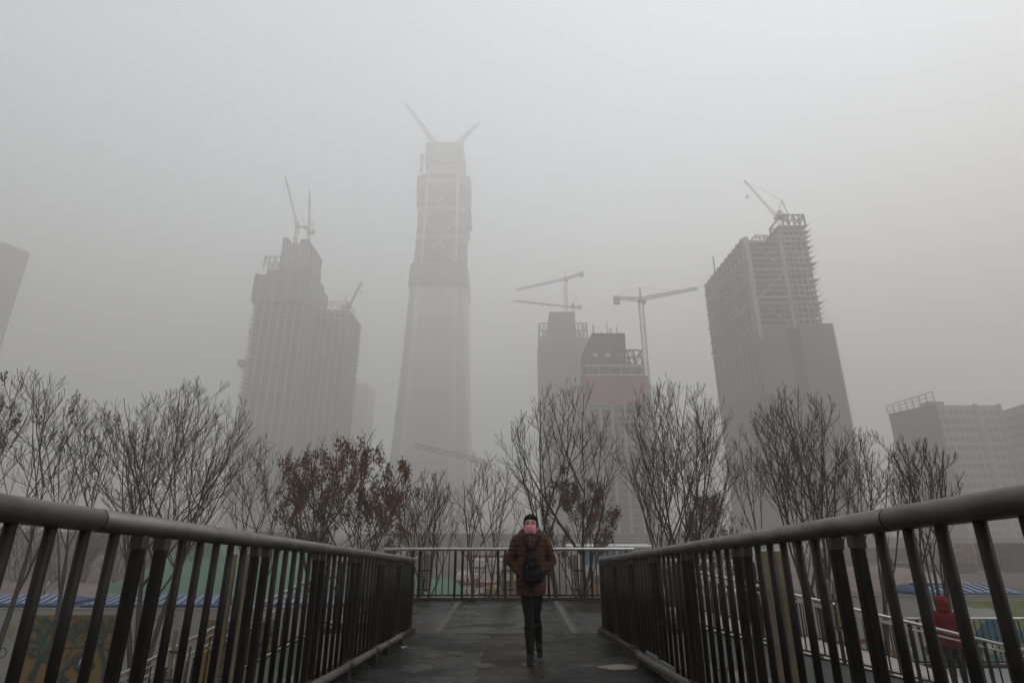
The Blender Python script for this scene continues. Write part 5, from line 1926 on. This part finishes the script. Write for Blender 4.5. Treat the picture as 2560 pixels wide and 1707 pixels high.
for s in (-1, 1):
    e = hc + Rh @ Vector((s * 0.031, -0.081, 0.004))
    MB().ball(e, 0.0155, 0.010, 0.0062, rot=Rh).build('eye', M_EYE, w, True)
    MB().ball(e + Rh @ Vector((0, 0.001, 0.007)), 0.0185, 0.011, 0.006, rot=Rh).build('eyelid', M_LID, w, True)
    MB().tube([hc + Rh @ Vector((s * 0.013, -0.090, 0.024)), hc + Rh @ Vector((s * 0.032, -0.088, 0.030)), hc + Rh @ Vector((s * 0.050, -0.076, 0.025))], [0.004, 0.0042, 0.002], 6).build('eyebrow', M_HAIR, w, True)
# coat front: zip, pulls
M_ZIP = mat('zip_metal', (0.22, 0.21, 0.20), 0.4, 0.6)
for z in (1.375, 1.33, 1.29):
    MB().ball((-0.012, -0.139 if z < 1.32 else -0.128, z), 0.005, 0.004, 0.012).build('zip_pull', M_ZIP, w, True)
MB().tube([(-0.012, -0.118, 1.37), (-0.012, -0.136, 1.30), (-0.012, -0.137, 1.22), (-0.012, -0.133, 1.1), (-0.012, -0.145, 0.9), (-0.012, -0.142, 0.74)], 0.006, 6).build('zip', mat('zip_dark', (0.02, 0.012, 0.01), 0.5), w, True)
MB().tube([(-0.009, -0.148, 0.71), (-0.008, -0.15, 0.74)], 0.006, 6).build('zip_pull', M_ZIP, w, True)

# backpack worn on the chest (own thing)
bp_t = thing('backpack', 'small black backpack worn on the chest of the woman in brown', 'backpack', (WX, WY - 0.13, wz + 0.84))
M_BAG = cloth('black_leatherette', (0.004, 0.0045, 0.0055), 0.6, 0, 0.3, 0.07)
q = MB()
q.loft([(0.01, -0.07, 0.015, 0.09, 0.05), (0.01, -0.075, 0.045, 0.122, 0.075), (0.01, -0.075, 0.14, 0.125, 0.082), (0.0, -0.07, 0.22, 0.108, 0.072), (0, -0.06, 0.30, 0.082, 0.055), (0, -0.05, 0.36, 0.055, 0.035), (0, -0.045, 0.385, 0.03, 0.02)], 20)
q.blob('bag_body', M_BAG, bp_t, 0.009, 3)
q = MB()
q.loft([(0.01, -0.115, 0.03, 0.08, 0.045), (0.01, -0.12, 0.06, 0.092, 0.05), (0.01, -0.12, 0.13, 0.09, 0.048), (0.01, -0.11, 0.155, 0.08, 0.04)], 18)
q.blob('front_pocket', M_BAG, bp_t, 0.009, 3)
q = MB()
q.loft([(0.0, -0.105, 0.185, 0.085, 0.045), (0.0, -0.10, 0.22, 0.09, 0.05), (0.0, -0.09, 0.30, 0.072, 0.04), (0.0, -0.07, 0.345, 0.05, 0.03)], 18)
q.blob('flap', M_BAG, bp_t, 0.009, 3)
for (x, z) in ((-0.055, 0.20), (0.0, 0.235), (0.075, 0.165)):
    MB().ball((x, -0.158 if z < 0.22 else -0.15, z), 0.005, 0.004, 0.007).build('buckle', M_ZIP, bp_t, True)
for s in (-1, 1):
    MB().tube([(s * 0.02, -0.05, 0.37), (s * 0.06, -0.035, 0.43), (s * 0.095, -0.012, 0.49), (s * 0.112, 0.04, 0.535), (s * 0.115, 0.10, 0.55)], 0.016, 8).build('strap', M_BAG, bp_t, True)
MB().tube([(0.02, -0.06, 0.36), (0.0, -0.075, 0.405), (-0.02, -0.06, 0.36)], 0.009, 8).build('carry_loop', M_BAG, bp_t, True)
MB().tube([(0.12, -0.06, 0.10), (0.15, -0.02, 0.12), (0.165, 0.05, 0.15)], 0.011, 8).build('lower_strap', M_BAG, bp_t, True)

# figure in red going down the right stairs
fx, fy = 8.2, 11.45
fz = LZ - 0.227 * (fx - LX1) - 0.02
legs = (((-0.075, 0.0, 0.86), (-0.075, -0.10, 0.47), (-0.07, -0.10, 0.085), (-0.07, -0.22, 0.035)),
        ((0.075, 0.0, 0.86), (0.07, 0.04, 0.47), (0.07, 0.16, 0.10), (0.07, 0.05, 0.04)))
arms = (((-0.145, 0.01, 1.32), (-0.185, 0.03, 1.06), (-0.14, -0.10, 0.92)), ((0.145, 0.01, 1.32), (0.185, 0.03, 1.06), (0.14, -0.10, 0.92)))
person('person in red hooded jacket and dark trousers going down the right stairs', (fx, fy, fz), R(140), 1.0, legs, arms, cloth('red_jacket', (0.12, 0.007, 0.010), 0.8, 0.0),
       cloth('dark_trousers', (0.014, 0.013, 0.016), 0.85), cloth('dark_shoes', (0.02, 0.02, 0.02), 0.6), hood='up', coat_hem=0.78, voxel=0.016)
fx, fy = 4.66, 11.7
fz = LZ - 0.227 * (fx - LX1) - 0.02
person('person in black coat on the right stairs half hidden by railing posts', (fx, fy, fz), R(105), 1.06, legs, arms, cloth('black_coat', (0.014, 0.014, 0.016), 0.8),
       MATS['dark_trousers'], MATS['dark_shoes'], hair=True, coat_hem=0.74, voxel=0.016)
p = at(1479, 1464, 74)
person('tiny grey clad worker standing on the site right of the woman', (p.x, 58.0, 0), R(20), 1.05, legs, arms, cloth('grey_workwear', (0.06, 0.06, 0.058), 0.9),
       cloth('grey_workwear_legs', (0.05, 0.05, 0.05), 0.9), MATS['dark_shoes'], hair=True, coat_hem=0.8, voxel=0.02)

# ------------------------------------------------------------------ the smog itself
hz = MB().box(-1400, 1400, -1400, 1400, -1.5, 575).build('haze', None)
hz['kind'] = 'stuff'
hm = bpy.data.materials.new('haze_volume')
hm.use_nodes = True
nt = hm.node_tree
for n in list(nt.nodes):
    nt.nodes.remove(n)
mo = nt.nodes.new('ShaderNodeOutputMaterial')
pv = nt.nodes.new('ShaderNodeVolumePrincipled')
pv.inputs['Color'].default_value = (*HAZE_COLOR, 1)
pv.inputs['Density'].default_value = HAZE_DENSITY
pv.inputs['Anisotropy'].default_value = 0.25
nt.links.new(pv.outputs[0], mo.inputs['Volume'])
hz.data.materials.append(hm)
